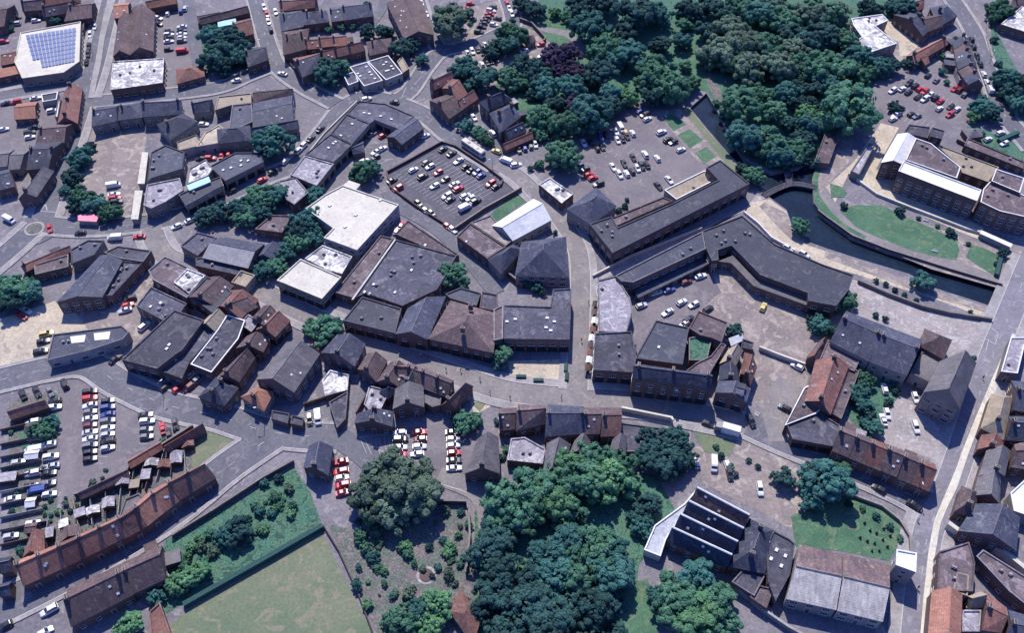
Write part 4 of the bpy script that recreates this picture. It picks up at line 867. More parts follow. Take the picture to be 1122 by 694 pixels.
B('32', "492,300 500,236 566,240 580,312", 'gable', 6, 2.2, 'slate', 'brick', 'house', 'slate ridged middle roof of the last high street shops', ch=1)
B('32', "478,348 494,302 624,332 606,386", 'gable', 7.5, 1.8, 'slate', 'brick', 'shop_building', 'dark roofed shop front before the yard entrance on the high street', cat='shops', shop=1, dorm=2, wins=1)
B('32', "592,124 640,140 630,170 585,160", 'flat', 3, 0, 'felt', 'brick', 'outbuilding', 'small dark shed roof behind the last high street shops', wins=0)
B('32', "535,120 590,100 596,126 545,150", 'flat', 3, 0, 'glassroof', 'render', 'outbuilding', 'small glazed lean-to behind the tan orange roof', wins=0, par=0)
B('32', "95,150 145,148 142,186 92,182", 'flat', 3, 0, 'slate', 'brick', 'outbuilding', 'little slate block at the left of the dark slate flat roof', wins=0)
# --- south side of the high street
B('22', "408,418 486,414 478,500 414,506", 'gable', 5.5, 2.2, 'brown', 'brick', 'house', 'leftmost brown house on the lower side of the high street', ch=1)
B('22', "494,398 612,406 606,478 484,508", 'gable', 6.2, 2.6, 'brown', 'brick', 'shop_building', 'broad brown roofed shop with pale front slope, left of the slate pair', cat='shops', ch=1)
B('22', "618,400 770,410 764,520 606,532", 'gable', 6.4, 2.8, 'slate', 'brick', 'shop_building', 'widest slate roofed shop on the lower side of the high street', cat='shops', ch=2)
B('22', "772,414 848,414 836,520 768,522", 'gable', 6, 2.6, 'brown', 'brick', 'shop_building', 'narrow brown shop right of the widest slate one', cat='shops', ch=1)
B('22', "852,414 925,414 925,528 842,532", 'gable', 6, 2.6, 'red', 'brick', 'shop_building', 'reddish shop second from the right end of the lower high street row', cat='shops', ch=1)
B('32', "4,414 76,414 72,524 -2,532", 'gable', 6, 2.6, 'brown', 'brick', 'shop_building', 'last brown shop at the right end of the lower high street row', cat='shops', ch=1)
B('32', "80,478 286,506 150,600 84,600", 'flat', 3.4, 0, 'felt', 'stone', 'outbuilding', 'low dark roof behind the cream wall, left of the big dark tree', wins=0)
B('22', "268,690 322,546 406,538 412,690", 'gable', 5.5, 2.8, 'grey', 'brick', 'house', 'grey ridged house standing end on beside the small car park', ch=1)
B('22', "446,636 462,546 520,540 606,588 596,652", 'flat', 4, 0, 'gravelroof', 'brick', 'outbuilding', 'pale mottled low roof behind the broad brown shop', vent=2, wins=0)
B('22', "600,692 616,562 712,566 668,690", 'gable', 5.4, 2.6, 'grey', 'brick', 'house', 'grey ridged back wing below the widest slate shop')
B('22', "712,604 744,528 796,552 774,622", 'gable', 4.6, 2, 'grey', 'brick', 'outbuilding', 'small grey back wing right of the larger grey wing')
B('32', "30,602 48,542 102,536 96,612", 'gable', 5, 2, 'grey', 'brick', 'outbuilding', 'short grey back wing beside the big dark tree')
B('22', "300,500 345,430 408,500 400,540 330,540", 'flat', 4.5, 0, 'grey', 'brick', 'house', 'pointed grey roof by the paved corner, above the end on grey house') if 0 else None
# --- right middle
B('42', "175,5 330,65 270,215 108,132", 'gable', 7, 3.4, 'slate', 'render', 'terraced_house', 'left half of the tall slate terrace with the pale front wall', ch=2, cat='house')
B('42', "333,66 492,126 430,276 274,217", 'gable', 7, 3.4, 'slate', 'render', 'terraced_house', 'right half of the tall slate terrace with the pale front wall', ch=2, cat='house')
B('42', "486,150 508,80 618,126 584,204", 'hip', 7, 2.6, 'brown', 'brick', 'house', 'hipped house at the right end of the tall slate terrace')
B('42', "444,268 492,178 572,204 556,280 520,305", 'flat', 5.5, 0, 'grey', 'render', 'outbuilding', 'grey roofed link between the slate terrace and the tall grey hall')
B('42', "505,345 576,214 722,222 652,414", 'gable', 9, 4.5, 'grey', 'stone', 'church_hall', 'tall grey ridged hall casting a shadow on the right road', cat='hall', wins=2)
B('42', "60,212 96,128 232,208 208,262 180,250", 'flat', 5, 0, 'brown', 'brick', 'house', 'brown roof at the left foot of the tall slate terrace')
B('42', "2,384 48,212 184,232 106,440", 'gable', 6.4, 2.8, 'red', 'brick', 'house', 'large red brown ridged house at the end of the courtyard terrace', ch=2)
B('42', "112,440 186,238 228,262 152,462", 'flat', 5, 0, 'brown', 'brick', 'house', 'brown lean-to range along the right of the large red brown house')
B('42', "10,202 62,130 94,132 52,222", 'gable', 4.5, 1.6, 'brown', 'brick', 'outbuilding', 'small brown house at the back of the right courtyard', wins=0)
B('32', "866,196 912,146 940,160 900,225", 'gable', 4.4, 1.6, 'red', 'brick', 'outbuilding', 'small reddish outbuilding by the yard wall end', wins=0)
B('32', "770,490 850,332 925,290 950,400 900,440", 'flat', 5.5, 0, 'brown', 'brick', 'shop_building', 'brown roof with a white left rim at the yard entrance', par='white', cat='shops', vent=2)
B('P', "862,466 896,452 912,462 920,467 912,490 868,482", 'flat', 5, 0, 'felt', 'brick', 'shop_building', 'dark corner block where the high street meets the yard entrance', cat='shops', shop=1)
row('P', "920,468 972,488 1024,509", "912,494 965,516 1018,538", 6, 5.6, 3.1, ['brown', 'brown', 'red'], 'brick', 'terraced_house', '%s house from the left in the brown terrace below the right courtyard', 'brown terrace below the right courtyard')
# right edge
B('42', "826,262 868,118 950,118 925,150 896,270", 'flat', 6, 0, 'gravelroof', 'stone', 'commercial_building', 'pale flat roof at the right edge opposite the road boxes', par='white')
B('42', "760,496 800,356 850,330 884,400 850,520", 'flat', 6, 0, 'tan', 'brick', 'house', 'tan roof at the right edge below the pale flat one') if 0 else None
B('42', "746,498 790,356 874,368 838,545", 'hip', 6, 2.6, 'tan', 'brick', 'house', 'tan hipped house right of the lit pavement', ch=1)
B('42', "872,300 1000,310 1000,440 880,420", 'gable', 6, 2.4, 'slate', 'brick', 'house', 'slate house at the right edge behind the tan hipped house', ch=1)
B('42', "860,450 1000,450 1000,560 850,545", 'gable', 6, 2.4, 'slate', 'brick', 'house', 'second slate house down the right edge', ch=1)
B('42', "730,602 750,530 830,560 870,600 850,588 770,588", 'flat', 5, 0, 'red', 'brick', 'outbuilding', 'small reddish roof between the tan hipped house and the grey ridged one', wins=0) if 0 else None
B('42', "730,588 748,528 840,552 826,590", 'gable', 5, 1.8, 'red', 'brick', 'house', 'small reddish house on the lit pavement at the right', ch=1)
B('42', "738,700 770,594 866,594 842,700", 'gable', 6, 2.4, 'grey', 'brick', 'house', 'grey ridged house side on to the lit pavement at the right', ch=1)
B('42', "884,570 1000,540 1000,680 870,660", 'gable', 5.5, 2, 'brown', 'brick', 'house', 'brown house at the right edge beside the grey ridged one')
B('43', "632,182 664,76 730,100 710,200", 'hip', 5.5, 2.4, 'brown', 'brick', 'house', 'brown hipped house on the lit pavement near the white round roof', ch=1)
B('43', "714,112 742,10 826,18 820,148", 'gable', 6, 2.6, 'grey', 'brick', 'house', 'long grey ridged house right of the brown hipped one') 
B('43', "866,104 925,50 1000,60 1000,220 880,180", 'flat', 6, 0, 'white', 'render', 'commercial_building', 'white round cornered roof at the right edge')
B('43', "650,262 722,150 905,206 890,345", 'gable', 6, 3, 'slate', 'brick', 'hall', 'broad dark slate roof at the right edge below the white roof', cat='hall')
B('43', "556,515 566,352 690,312 716,400 706,520", 'flat', 6, 0, 'brown', 'brick', 'shop_building', 'large brown flat roof at the lower right beside the lit pavement', cat='shops', vent=3)
B('43', "722,372 750,345 925,455 1000,520 960,600 860,520", 'flat', 6, 0, 'brown', 'brick', 'shop_building', 'brown roof below the curving pale wall at the lower right', cat='shops', vent=2)
B('43', "520,740 540,516 662,530 654,740", 'gable', 6, 2.4, 'orange', 'brick', 'house', 'orange roofed house at the bottom edge beside the lit pavement', ch=1)
B('43', "622,520 640,440 690,452 684,540", 'flat', 5.4, 0, 'tan', 'render', 'outbuilding', 'small tan block above the orange roofed house')
B('43', "664,600 742,600 734,690 662,690", 'flat', 5, 0, 'gravelroof', 'brick', 'outbuilding', 'pale square roof right of the orange roofed house', wins=0)
B('43', "690,540 745,520 760,580 700,590", 'gable', 5, 2, 'tan', 'brick', 'house', 'small tan ridged house right of the orange roofed house')
B('43', "760,520 850,590 830,690 750,680", 'gable', 5, 2, 'red', 'brick', 'house', 'reddish house at the bottom right corner', ch=1)
B('43', "860,600 1000,640 1000,760 850,740", 'gable', 5, 2, 'slate', 'brick', 'house', 'slate house in the bottom right corner', ch=1)
# --- bottom right
B('P', "876,598 921,608 916,668 862,656", 'gable', 6.5, 2.4, 'brown', 'render', 'hall', 'left of two brown halls with pale lower slopes below the churchyard', cat='hall', rm2='palemetal', ridge='stone', wins=2)
B('P', "924,608 974,620 967,681 918,669", 'gable', 6.5, 2.4, 'brown', 'render', 'hall', 'right of two brown halls with pale lower slopes below the churchyard', cat='hall', rm2='palemetal', ridge='stone', wins=2)
B('P', "982,603 1004,607 1003,628 981,620", 'flat', 8, 0, 'white', 'render', 'tower', 'square white topped tower by the road below the churchyard', par='white', cat='tower')
mA, mB, mC, mD = (410, 76), (624, 192), (526, 415), (272, 300)
for i, nm in enumerate(('topmost', 'second from the top', 'third from the top', 'lowest')):
    f = lambda a, b, t: (a[0] + (b[0] - a[0]) * t, a[1] + (b[1] - a[1]) * t)
    a, b, c_, d = f(mA, mD, i / 4 + .004), f(mB, mC, i / 4 + .004), f(mB, mC, (i + 1) / 4 - .004), f(mA, mD, (i + 1) / 4 - .004)
    B('33', ' '.join('%f,%f' % p for p in (a, b, c_, d)), 'gable', 5.5, 2.6, 'slate' if i else 'brown', 'brick', 'workshop', nm + ' bay of the four parallel dark roofs beside the glass strip', cat='workshop', group='parallel workshop roofs', ridge='white', sky=2)
B('33', "176,345 220,242 345,150 400,85 408,100 268,300 245,372", 'flat', 4.2, 0, 'glassroof', 'frame', 'glasshouse', 'glazed strip roof along the left of the four parallel roofs', cat='glasshouse', par='white', wins=0)
B('33', "534,410 622,212 722,262 684,440", 'hip', 5.5, 2.8, 'slate', 'brick', 'house', 'slate hipped building right of the four parallel roofs', ch=2)
B('33', "545,480 600,420 690,446 640,540", 'flat', 4.5, 0, 'felt', 'brick', 'house', 'dark flat roof below the slate hipped building')
B('33', "622,545 650,492 722,510 692,592", 'flat', 4, 0, 'brown', 'brick', 'outbuilding', 'brown square roof near the curved boundary wall', wins=0)
B('33', "690,330 722,264 790,300 812,320 790,450 730,560 700,480", 'flat', 6, 0, 'felt', 'brick', 'house', 'cluttered dark roof left of the brown halls, with white lights', spots=('33', "735,345 772,370 712,382 755,412 700,312"))
# --- bottom left
B('02', "34,428 190,380 206,408 46,460", 'gable', 3.4, 1.4, 'orange', 'brick', 'outbuilding', 'orange roofed range in the gardens at the left edge', wins=0)
B('02', "692,582 856,482 866,502 706,596", 'gable', 3.4, 1.2, 'red', 'brick', 'garage', 'thin red roofed garage row above the verge triangle', cat='garage', wins=0)
B('P', "86,540 140,514 142,522 88,547", 'gable', 3.2, 1, 'brown', 'brick', 'garage', 'long low brown roof at the foot of the left car park', cat='garage', wins=0)
B('P', "140,505 176,484 178,492 143,513", 'gable', 3.2, 1, 'orange', 'brick', 'garage', 'orange roofed low range right of the long low brown one', cat='garage', wins=0)
row('P', "23,614 87,587 135,566 166,537 221,511", "26,642 91,612 155,581 192,551 236,524", 10, 5.0, 3.2, ['orange', 'orange', 'red'], 'brick', 'terraced_house', '%s house from the left in the long orange terrace at the lower left', 'long orange terrace at the lower left', ch=1)
B('03', "98,372 130,280 180,262 186,356", 'gable', 4.5, 2, 'red', 'brick', 'outbuilding', 'reddish back wing at the left end of the long orange terrace', wins=0)
B('03', "245,318 256,268 330,236 345,276", 'gable', 4, 1.4, 'brown', 'brick', 'outbuilding', 'brown back wing behind the middle of the long orange terrace', wins=0)
B('03', "505,205 530,130 590,105 625,150 600,165", 'flat', 3.6, 0, 'grey', 'brick', 'outbuilding', 'grey back roof behind the step of the long orange terrace', wins=0)
B('03', "262,560 300,506 516,402 545,450 272,640", 'flat', 5, 0, 'brown', 'brick', 'house', 'x') if 0 else None
B('03', "290,508 516,402 560,530 300,664", 'gable', 5.6, 3.4, 'brown', 'brick', 'terraced_house', 'larger dark brown building across the road from the long orange terrace', ch=2, cat='house')
B('03', "518,398 684,326 698,462 562,526", 'gable', 5.3, 3.2, 'brown', 'brick', 'terraced_house', 'smaller dark brown building at the upper end of the larger one', ch=1, cat='house')
B('03', "632,606 676,566 722,700 640,720", 'flat', 3, 0, 'red', 'brick', 'garage', 'reddish flat roofed garage at the bottom edge left of the bowling green', cat='garage', wins=0)
B('03', "0,380 50,370 52,430 0,440", 'gable', 4, 1.4, 'slate', 'brick', 'outbuilding', 'slate outbuilding at the left edge above the road', wins=0)
B('03', "0,490 48,478 46,530 0,540", 'gable', 4, 1.4, 'slate', 'brick', 'outbuilding', 'lower slate outbuilding at the left edge above the road', wins=0)
B('23', "200,720 170,590 255,500 330,640 350,720", 'flat', 3.4, 0, 'red', 'brick', 'outbuilding', 'x') if 0 else None
B('23', "205,600 252,510 330,640 300,740", 'hip', 3.8, 1.8, 'red', 'brick', 'summer_house', 'reddish hipped garden building at the bottom edge', cat='house', wins=0)
add_openings()
# ---------------------------------------------------------------- trees
def ico():
    t = (1 + 5 ** .5) / 2; V = [Vector(p).normalized() for p in ((-1, t, 0), (1, t, 0), (-1, -t, 0), (1, -t, 0), (0, -1, t), (0, 1, t), (0, -1, -t), (0, 1, -t), (t, 0, -1), (t, 0, 1), (-t, 0, -1), (-t, 0, 1))]
    Fc = [(0, 11, 5), (0, 5, 1), (0, 1, 7), (0, 7, 10), (0, 10, 11), (1, 5, 9), (5, 11, 4), (11, 10, 2), (10, 7, 6), (7, 1, 8), (3, 9, 4), (3, 4, 2), (3, 2, 6), (3, 6, 8), (3, 8, 9), (4, 9, 5), (2, 4, 11), (6, 2, 10), (8, 6, 7), (9, 8, 1)]
    mid = {}; out = []
    def m(a, b):
        k = (min(a, b), max(a, b))
        if k not in mid: V.append(((V[a] + V[b]) / 2).normalized()); mid[k] = len(V) - 1
        return mid[k]
    for a, b, c in Fc: x, y, z = m(a, b), m(b, c), m(c, a); out += [(a, x, z), (b, y, x), (c, z, y), (x, y, z)]
    return V, out
ICO = ico()
def crownmesh(seed, nclump, nleaf, leaf, mats, squash=.85, name='crown'):
    rd = random.Random(seed); V = []; Fc = []
    lobes = [(Vector((0, 0, .1)), .62)]; HUL = []
    for i in range(rd.randint(5, 8)):
        a = rd.uniform(0, 6.283); e = rd.uniform(-.5, .9); r = rd.uniform(.34, .58)
        k = 1 - r * .86; lobes.append((Vector((math.cos(a) * math.cos(e) * k, math.sin(a) * math.cos(e) * k, math.sin(e) * k * squash)), r))
    for i in range(nclump):
        c, r = lobes[i % len(lobes)]
        a = rd.uniform(0, 6.283); z = rd.uniform(-.75, 1); s_ = math.sqrt(1 - z * z)
        n = Vector((math.cos(a) * s_, math.sin(a) * s_, z)); cc = c + n * r * rd.uniform(.8, 1.02); cc.z *= squash if cc.z > 0 else 1
        cr = rd.uniform(.11, .21); HUL.append((cc, n.to_track_quat('Z', 'Y'), cr * .92))
        for j in range(nleaf):
            a = rd.uniform(0, 6.283); z = rd.uniform(-.35, 1); s_ = math.sqrt(max(0, 1 - z * z))
            m = Vector((math.cos(a) * s_, math.sin(a) * s_, z)); q = n.to_track_quat('Z', 'Y'); m = q @ m
            p = cc + (m + Vector((0, 0, .35))).normalized() * cr * rd.uniform(.55, 1.1); m = (m + n * .6 + Vector((0, 0, .75))).normalized()
            t = (m + Vector((rd.gauss(0, .28), rd.gauss(0, .28), rd.gauss(0, .28)))).normalized()
            u = t.orthogonal().normalized(); ang = rd.uniform(0, 6.283); v = t.cross(u); u, v = u * math.cos(ang) + v * math.sin(ang), v * math.cos(ang) - u * math.sin(ang)
            l = leaf * rd.uniform(.7, 1.35); k = len(V)
            V += [p - u * l, p - v * l * .62, p + u * l, p + v * l * .62]; Fc.append((k, k + 1, k + 2, k + 3))
    # solid hull added under each clump's leaves so the sun brightens the crown
    IV, IF = ICO
    for c_, q_, cr in HUL:
        k = len(V); jit = [rd.uniform(.78, 1.1) for _ in IV]; V += [c_ + (q_ @ v) * cr * j for v, j in zip(IV, jit)]; Fc += [tuple(k + i for i in f) for f in IF]
    # a few inner leaves that close the crown
    for i in range(nclump * 5):
        c, r = lobes[rd.randrange(len(lobes))]; d = Vector((rd.gauss(0, 1), rd.gauss(0, 1), rd.gauss(0, 1))).normalized()
        p = c + d * r * rd.uniform(.45, .8); u = d.orthogonal().normalized() * leaf * 2; v = d.cross(u); k = len(V)
        V += [p - u, p - v, p + u, p + v]; Fc.append((k, k + 1, k + 2, k + 3))
    return V, Fc
CR = {}
SH = [crownmesh(s, 95, 46, .045, None) for s in (1, 2, 3, 4, 5)]
SM = [crownmesh(s, 44, 24, .08, None, .8) for s in (11, 12, 13)]
LFN = dict(g='leafgreen', t='leafteal', d='leafdark', l='leaflight', o='leafolive', p='leafpurple')
def crown(kind, big, i):
    key = (kind, big, i)
    if key not in CR:
        V, Fc = (SH if big else SM)[i]; CR[key] = mesh('crown', V, Fc, [LFN[kind]])
    return CR[key]
tk = MB(); rd_ = random.Random(4)
tk.tube(Vector((0, 0, -.87)), Vector((0, 0, -.45)), .075, .055, 8); tk.tube(Vector((0, 0, -.45)), Vector((.03, .02, .35)), .055, .02, 7)
for i in range(6):
    a = i * 1.05 + rd_.uniform(-.3, .3); tk.tube(Vector((0, 0, -.7 + .08 * i)), Vector((math.cos(a) * .5, math.sin(a) * .5, -.15 + .08 * i)), .035, .012, 5)
TRUNK = tk.mesh('trunk', ['bark'])
tk = MB()
for i in range(5):
    a = i * 1.256; tk.tube(Vector((0, 0, -.62)), Vector((math.cos(a) * .4, math.sin(a) * .4, .1)), .04, .015, 5)
STEMS = tk.mesh('stems', ['bark'])
TREES = []
cname = dict(g='green', t='teal', d='dark', l='pale green', o='olive', p='purple')
def T(tile, s, kinds, where, shrub=False, hf=.74):
    """x,y,r[,kind] crown centres and radii in the tile's pixels"""
    for k, q in enumerate(pts(tile, s)):
        sc_ = 1 if tile == 'P' else ZM
        rp = float(q[2]) / sc_; kd = q[3] if len(q) > 3 else kinds[k % len(kinds)]
        r = rp / pxscale(q[1]); f_ = .6 if shrub else hf
        p = W(q[0], q[1], r * f_)
        TREES.append([p.x, p.y, r, kd, where, shrub or r < 1.6, f_, q[0]])
# top left and top middle
T('10', "50,160,62 115,175,66 150,225,58 60,235,66 100,280,45", 'tdt', 'behind the top left car park')
T('10', "545,300,62 595,285,34", 'tg', 'beside the junction right of the street entering at the top')
T('10', "300,605,76", 't', 'at the foot of the big slate complex')
T('10', "712,132,38 765,128,36 800,140,26", 'dtd', 'left of the brown hall with roof lights')
T('10', "840,205,48 890,190,34", 'dd', 'above the gridded roofs')
T('10', "540,122,22 590,118,22 640,112,20 700,18,18", 'g', 'in the back gardens above the orange cottages', True)
T('00', "345,652,42 380,620,25", 'td', 'at the left road beside the market yard')
T('00', "236,90,26 15,100,30 40,120,20", 'td', 'near the solar roof', True)
T('20', "215,88,86", 'o', 'standing alone in the top car park')
T('20', "465,140,60 445,195,52 375,218,34 398,190,30", 'gtdg', 'on the island between the two top car parks')
T('20', "82,255,30", 't', 'by the small triangle of parked cars at the top junction')
T('20', "262,292,60 330,335,66", 'tt', 'behind the red group of roofs')
T('20', "270,528,32 325,560,30 360,590,28", 'tgg', 'in the garden beside the slate villa')
T('20', "465,330,58 520,295,66 575,310,50 500,350,40", 'gdtg', 'below the tan park car park')
T('20', "650,235,55 715,250,70 740,310,50 690,300,50", 'p', 'forming the purple clump in the park')
T('20', "800,120,76 850,210,66 905,255,48", 'tgt', 'along the park path')
T('20', "610,375,62 710,372,64 830,325,72 880,390,56 650,440,50 560,400,30", 'ttdtdd', 'in the middle of the park wood')
T('20', "600,505,66 690,520,72 800,480,84 880,450,52 720,440,50 590,570,30", 'ggtdpg', 'along the top of the large car park')
T('20', "690,660,72", 'g', 'standing at the left end of the large car park')
T('20', "910,405,36", 'l', 'at the top corner of the large car park')
T('20', "520,20,40 570,45,44 640,50,28 705,65,34 760,30,60 850,20,60", 'ddlgdd', 'on the top edge left of the wood')
T('30', "130,70,86 235,60,62 30,205,56 110,235,70 205,275,58 245,195,46 330,172,44 190,335,50 90,150,50", 'dtgtgdtgd', 'in the upper left of the great wood')
T('30', "265,355,88 360,350,46 95,405,50 200,400,50 15,440,45", 'ggldt', 'between the large car park and the great wood')
T('30', "375,45,56 450,30,50 520,60,46 460,130,56 350,100,34 350,280,26", 'ddtdgg', 'at the top edge of the great wood')
T('30', "540,130,72 500,215,82 600,190,82 700,200,80 640,290,76 740,285,72 810,220,60 450,250,50 560,260,60", 'ooogoooog', 'in the heart of the great wood')
T('30', "760,85,74 860,60,76 660,70,66 590,30,56 890,180,62 870,310,58 800,150,56 720,20,60", 'gotgtgdo', 'in the upper right of the great wood')
T('30', "590,440,76 680,400,50 780,400,56 720,480,54 840,370,44 870,480,44 910,520,46 780,520,40", 'ggtgdlgt', 'in the lower part of the great wood above the footbridge')
T('30', "610,575,76 690,600,66 760,655,56 830,630,48 870,600,36", 'tgtgd', 'at the water by the canal corner')
T('30', "512,490,22 478,438,22 530,520,16", 'tgt', 'leaning over the canal edge', True)
T('40', "60,60,76 150,60,56 60,170,76 150,180,60 50,280,76 140,290,70 220,250,58 250,310,46 320,280,46 370,285,38 100,350,56 30,380,40", 'godgggtgtdtd', 'at the right end of the great wood')
T('40', "198,468,112", 'g', 'as the biggest lone crown by the upper right car park')
T('40', "10,450,46 30,530,54 -10,600,50", 'dtd', 'left of the biggest lone crown')
T('40', "275,30,46 370,28,40 425,42,50", 'dtd', 'above the white Z shaped building')
T('40', "815,45,52 845,340,52 865,395,44 905,440,44 920,345,36", 'gtdtd', 'right of the top right road')
T('40', "742,462,44 785,480,44 712,495,28 748,415,22", 'tdlt', 'between the upper right car park and the road')
T('40', "800,166,20 820,270,20 590,240,20 585,300,22 560,215,16 640,165,16 600,345,16", 'dtgtgdg', 'in the gardens beside the top right road', True)
T('40', "380,450,28 440,268,30", 'dd', 'inside the upper right car park')
# left middle
T('01', "325,20,46 310,100,42 268,152,30", 'tdt', 'along the left road edge of the market yard')
T('01', "345,180,52 400,205,48 330,215,40 460,240,44 490,225,24", 'gtdgd', 'in the group behind the pink kiosk')
T('01', "70,560,72 130,590,56 40,620,60 20,560,50 120,545,30", 'gtdtg', 'in the clump at the left edge')
T('11', "30,262,46 95,240,46 180,225,52 250,180,60 315,175,52 200,265,50 260,240,50 345,165,36", 'ddtgtgto', 'in the dark clump below the main road')
T('11', "445,270,58 495,258,42 420,320,54 475,350,44 400,372,48 345,410,46 330,470,46 272,490,44 300,440,40 440,360,36", 'tgdtgtgtdg', 'in the line left of the cream roofs')
T('11', "690,78,52 725,58,34 655,95,30", 'gtd', 'above the largest cream roof')
T('11', "490,178,42", 't', 'touching the left corner of the largest cream roof')
T('21', "215,512,60 190,490,36", 'gt', 'in the service court of the very large dark roof')
T('21', "520,540,28 572,556,26 648,326,14", 'ttd', 'in the little garden by the big slate hipped hall')
T('21', "600,580,20 585,40,26 545,60,18", 'dgd', 'along the lane walls', True)
T('31', "590,52,26 645,88,42 615,75,30", 'dgt', 'at the river corner by the footbridge')
T('31', "735,20,40 800,5,46 770,40,24 860,10,34 900,30,24", 'tgtdt', 'overhanging the river by the footbridge')
T('31', "832,300,42", 'g', 'alone on the bank below the footbridge')
T('31', "72,235,18 95,215,16 105,188,12", 'd', 'beside the gravelled corner of the large car park', True)
T('41', "498,535,44", 't', 'round crowned and alone on the canal walk')
T('41', "165,214,20 403,240,24 412,220,14 612,322,24 630,340,16 835,420,28 690,375,12 810,460,14 480,265,12 560,300,12", 'ddtdtdgdgg', 'along the border of the canal lawn', True)
T('41', "165,612,52 140,640,30", 'gt', 'on the yard at the end of the angled slate roof')
T('41', "300,530,14 340,545,14 380,570,14 420,590,14 470,615,14 700,660,12", 'd', 'in the hedge along the canal walk', True)
# lower row
T('02', "178,502,44 215,478,34 150,520,26", 'gtd', 'in the gardens left of the left car park')
T('12', "515,88,62 470,72,38 565,62,34", 'ggt', 'as the leafy street tree group on the shopping street')
T('22', "270,478,48 312,462,30 225,465,22", 'ggd', 'between the small car park and the paved corner')
T('22', "418,192,48 400,225,30", 'gt', 'on the pedestrian bend by the paved courtyard')
T('22', "440,590,22 405,470,18 425,620,18", 'gtg', 'between the back wings of the lower high street row', True)
T('32', "230,560,66 310,560,62 350,620,50 270,640,72 200,630,58 330,670,40", 'd', 'in the clump right of the lower high street row')
T('32', "560,88,32 915,80,34 880,60,20", 'dtd', 'in the high street yard')
T('32', "400,190,24 420,140,20", 'gt', 'growing in the sunken court roof', True) if 0 else None
T('42', "60,62,42 118,85,28 30,40,24", 'tdd', 'left of the tall slate terrace')
T('42', "248,300,40 225,350,44 245,395,40 270,440,30", 'gttd', 'in the courtyard garden of the right block')
T('42', "285,500,42 250,470,22", 'tt', 'in the bottom of the courtyard of the right block')
T('42', "380,305,22 385,345,20 355,385,20 345,400,16 300,20,16 342,36,16 678,186,14 715,200,12", 'tdmdddd'.replace('m', 'd'), 'in the yards of the right block', True)
# bottom
T('P', "435,530,36 412,548,26 458,548,26 440,555,26", 'oooo', 'in the round clump below the small car park', hf=.6)
T('P', "560,552,26 582,536,24 600,548,24 572,566,20 548,568,16 620,562,18", 'gglggg', 'in the left of the bright bottom clump')
T('P', "625,515,22 650,508,22 675,512,20 640,530,24 665,530,24 683,522,16 612,530,20", 'lggglgg', 'in the right of the bright bottom clump')
T('P', "600,615,22 625,600,22 652,598,22 672,606,18 610,635,22 640,625,24 668,630,24 580,640,18 680,612,10", 'ttgttgtdt', 'in the teal mass at the bottom')
T('P', "545,590,20 530,610,18 560,625,22 545,650,22 575,668,24 610,670,24 645,665,24 664,655,18 555,690,22 600,700,22 650,700,20 674,694,12 530,670,16", 'd', 'in the dark lower wood at the bottom')
T('P', "700,565,12 712,556,14 705,580,12", 'tdt', 'left of the glazed strip roof')
T('P', "745,650,22 765,640,22 780,655,22 740,675,22 765,680,26 790,685,18 720,655,12", 'gtgglgt', 'below the glazed strip roof')
T('P', "904,533,25 889,548,12 917,518,13 890,518,12", 'ttgd', 'as the big tree on the churchyard')
T('P', "858,524,12", 'd', 'small and dark left of the churchyard tree')
T('P', "205,634,12 195,640,12 218,628,12", 'l', 'at the left corner of the bowling green')
T('P', "145,686,14 130,694,10", 'l', 'at the bottom edge left of the bowling green')
T('P', "258,582,15 248,590,12 170,655,10", 'dtt', 'in the rough green strip above the bowling green')
T('P', "440,676,18 455,668,14 478,664,16 470,685,14 428,690,12", 'gtllg', 'at the bottom of the walled garden')
T('P', "497,604,5 508,612,5 488,560,6 505,562,5 473,632,4 455,618,5 448,608,7 480,622,5 500,640,4 395,590,5 402,606,5 412,622,5 420,640,5 430,655,5 415,600,4 485,592,5 470,600,5 440,600,6 515,575,6 392,572,5 405,578,4", 'gtotdg', 'among the beds of the walled garden', True)
T('P', "300,545,7 285,560,7 315,535,7 270,570,6 320,555,6 240,585,7 220,600,7 305,525,6 200,620,7 290,530,6", 'gtod', 'in the scrub above the bowling green', True)
T('P', "930,556,5 945,563,4 960,570,5 975,580,5 985,592,5 990,604,4 912,548,5 920,640,0.1", 'dgt', 'along the churchyard wall', True) if 0 else T('P', "930,552,5 945,558,4 960,566,5 975,577,5 985,590,5 912,548,5", 'dgt', 'along the churchyard wall', True)
T('P', "790,500,5 800,512,5 806,520,4 820,505,4 830,512,4 785,490,4", 'dg', 'on the bank beside the lower high street parking', True)
rd_ = random.Random(9)
for k in range(46):
    u = rd_.random(); T('P', "%f,%f,%f" % (200 + u * 120 + rd_.uniform(-6, 6), 640 - u * 75 - rd_.uniform(3, 46) * (1 - .3 * u), rd_.uniform(2.5, 7)), rd_.choice('gtllo'), 'in the scrub above the bowling green', True)
for k in range(44): T('P', "%f,%f,%f" % (rd_.uniform(392, 508), rd_.uniform(568, 665), rd_.choice([2, 3, 3.5, 5, 7, 8.5])), rd_.choice('gtoolo'), 'among the beds of the walled garden', True)
for k in range(26):                                # garden bushes behind the terrace, each on its own plot
    u = rd_.random(); x = 40 + u * 165; y = 598 - u * 92 - rd_.uniform(12, 42)
    T('P', "%f,%f,%f" % (x, y, rd_.uniform(2.2, 4.5)), rd_.choice('gtdlo'), 'in the plots behind the long orange terrace', True)
for k in range(10):
    T('P', "%f,%f,%f" % (rd_.uniform(4, 50), rd_.uniform(470, 610), rd_.uniform(2.5, 5)), rd_.choice('gtd'), 'in the gardens at the lower left edge', True)
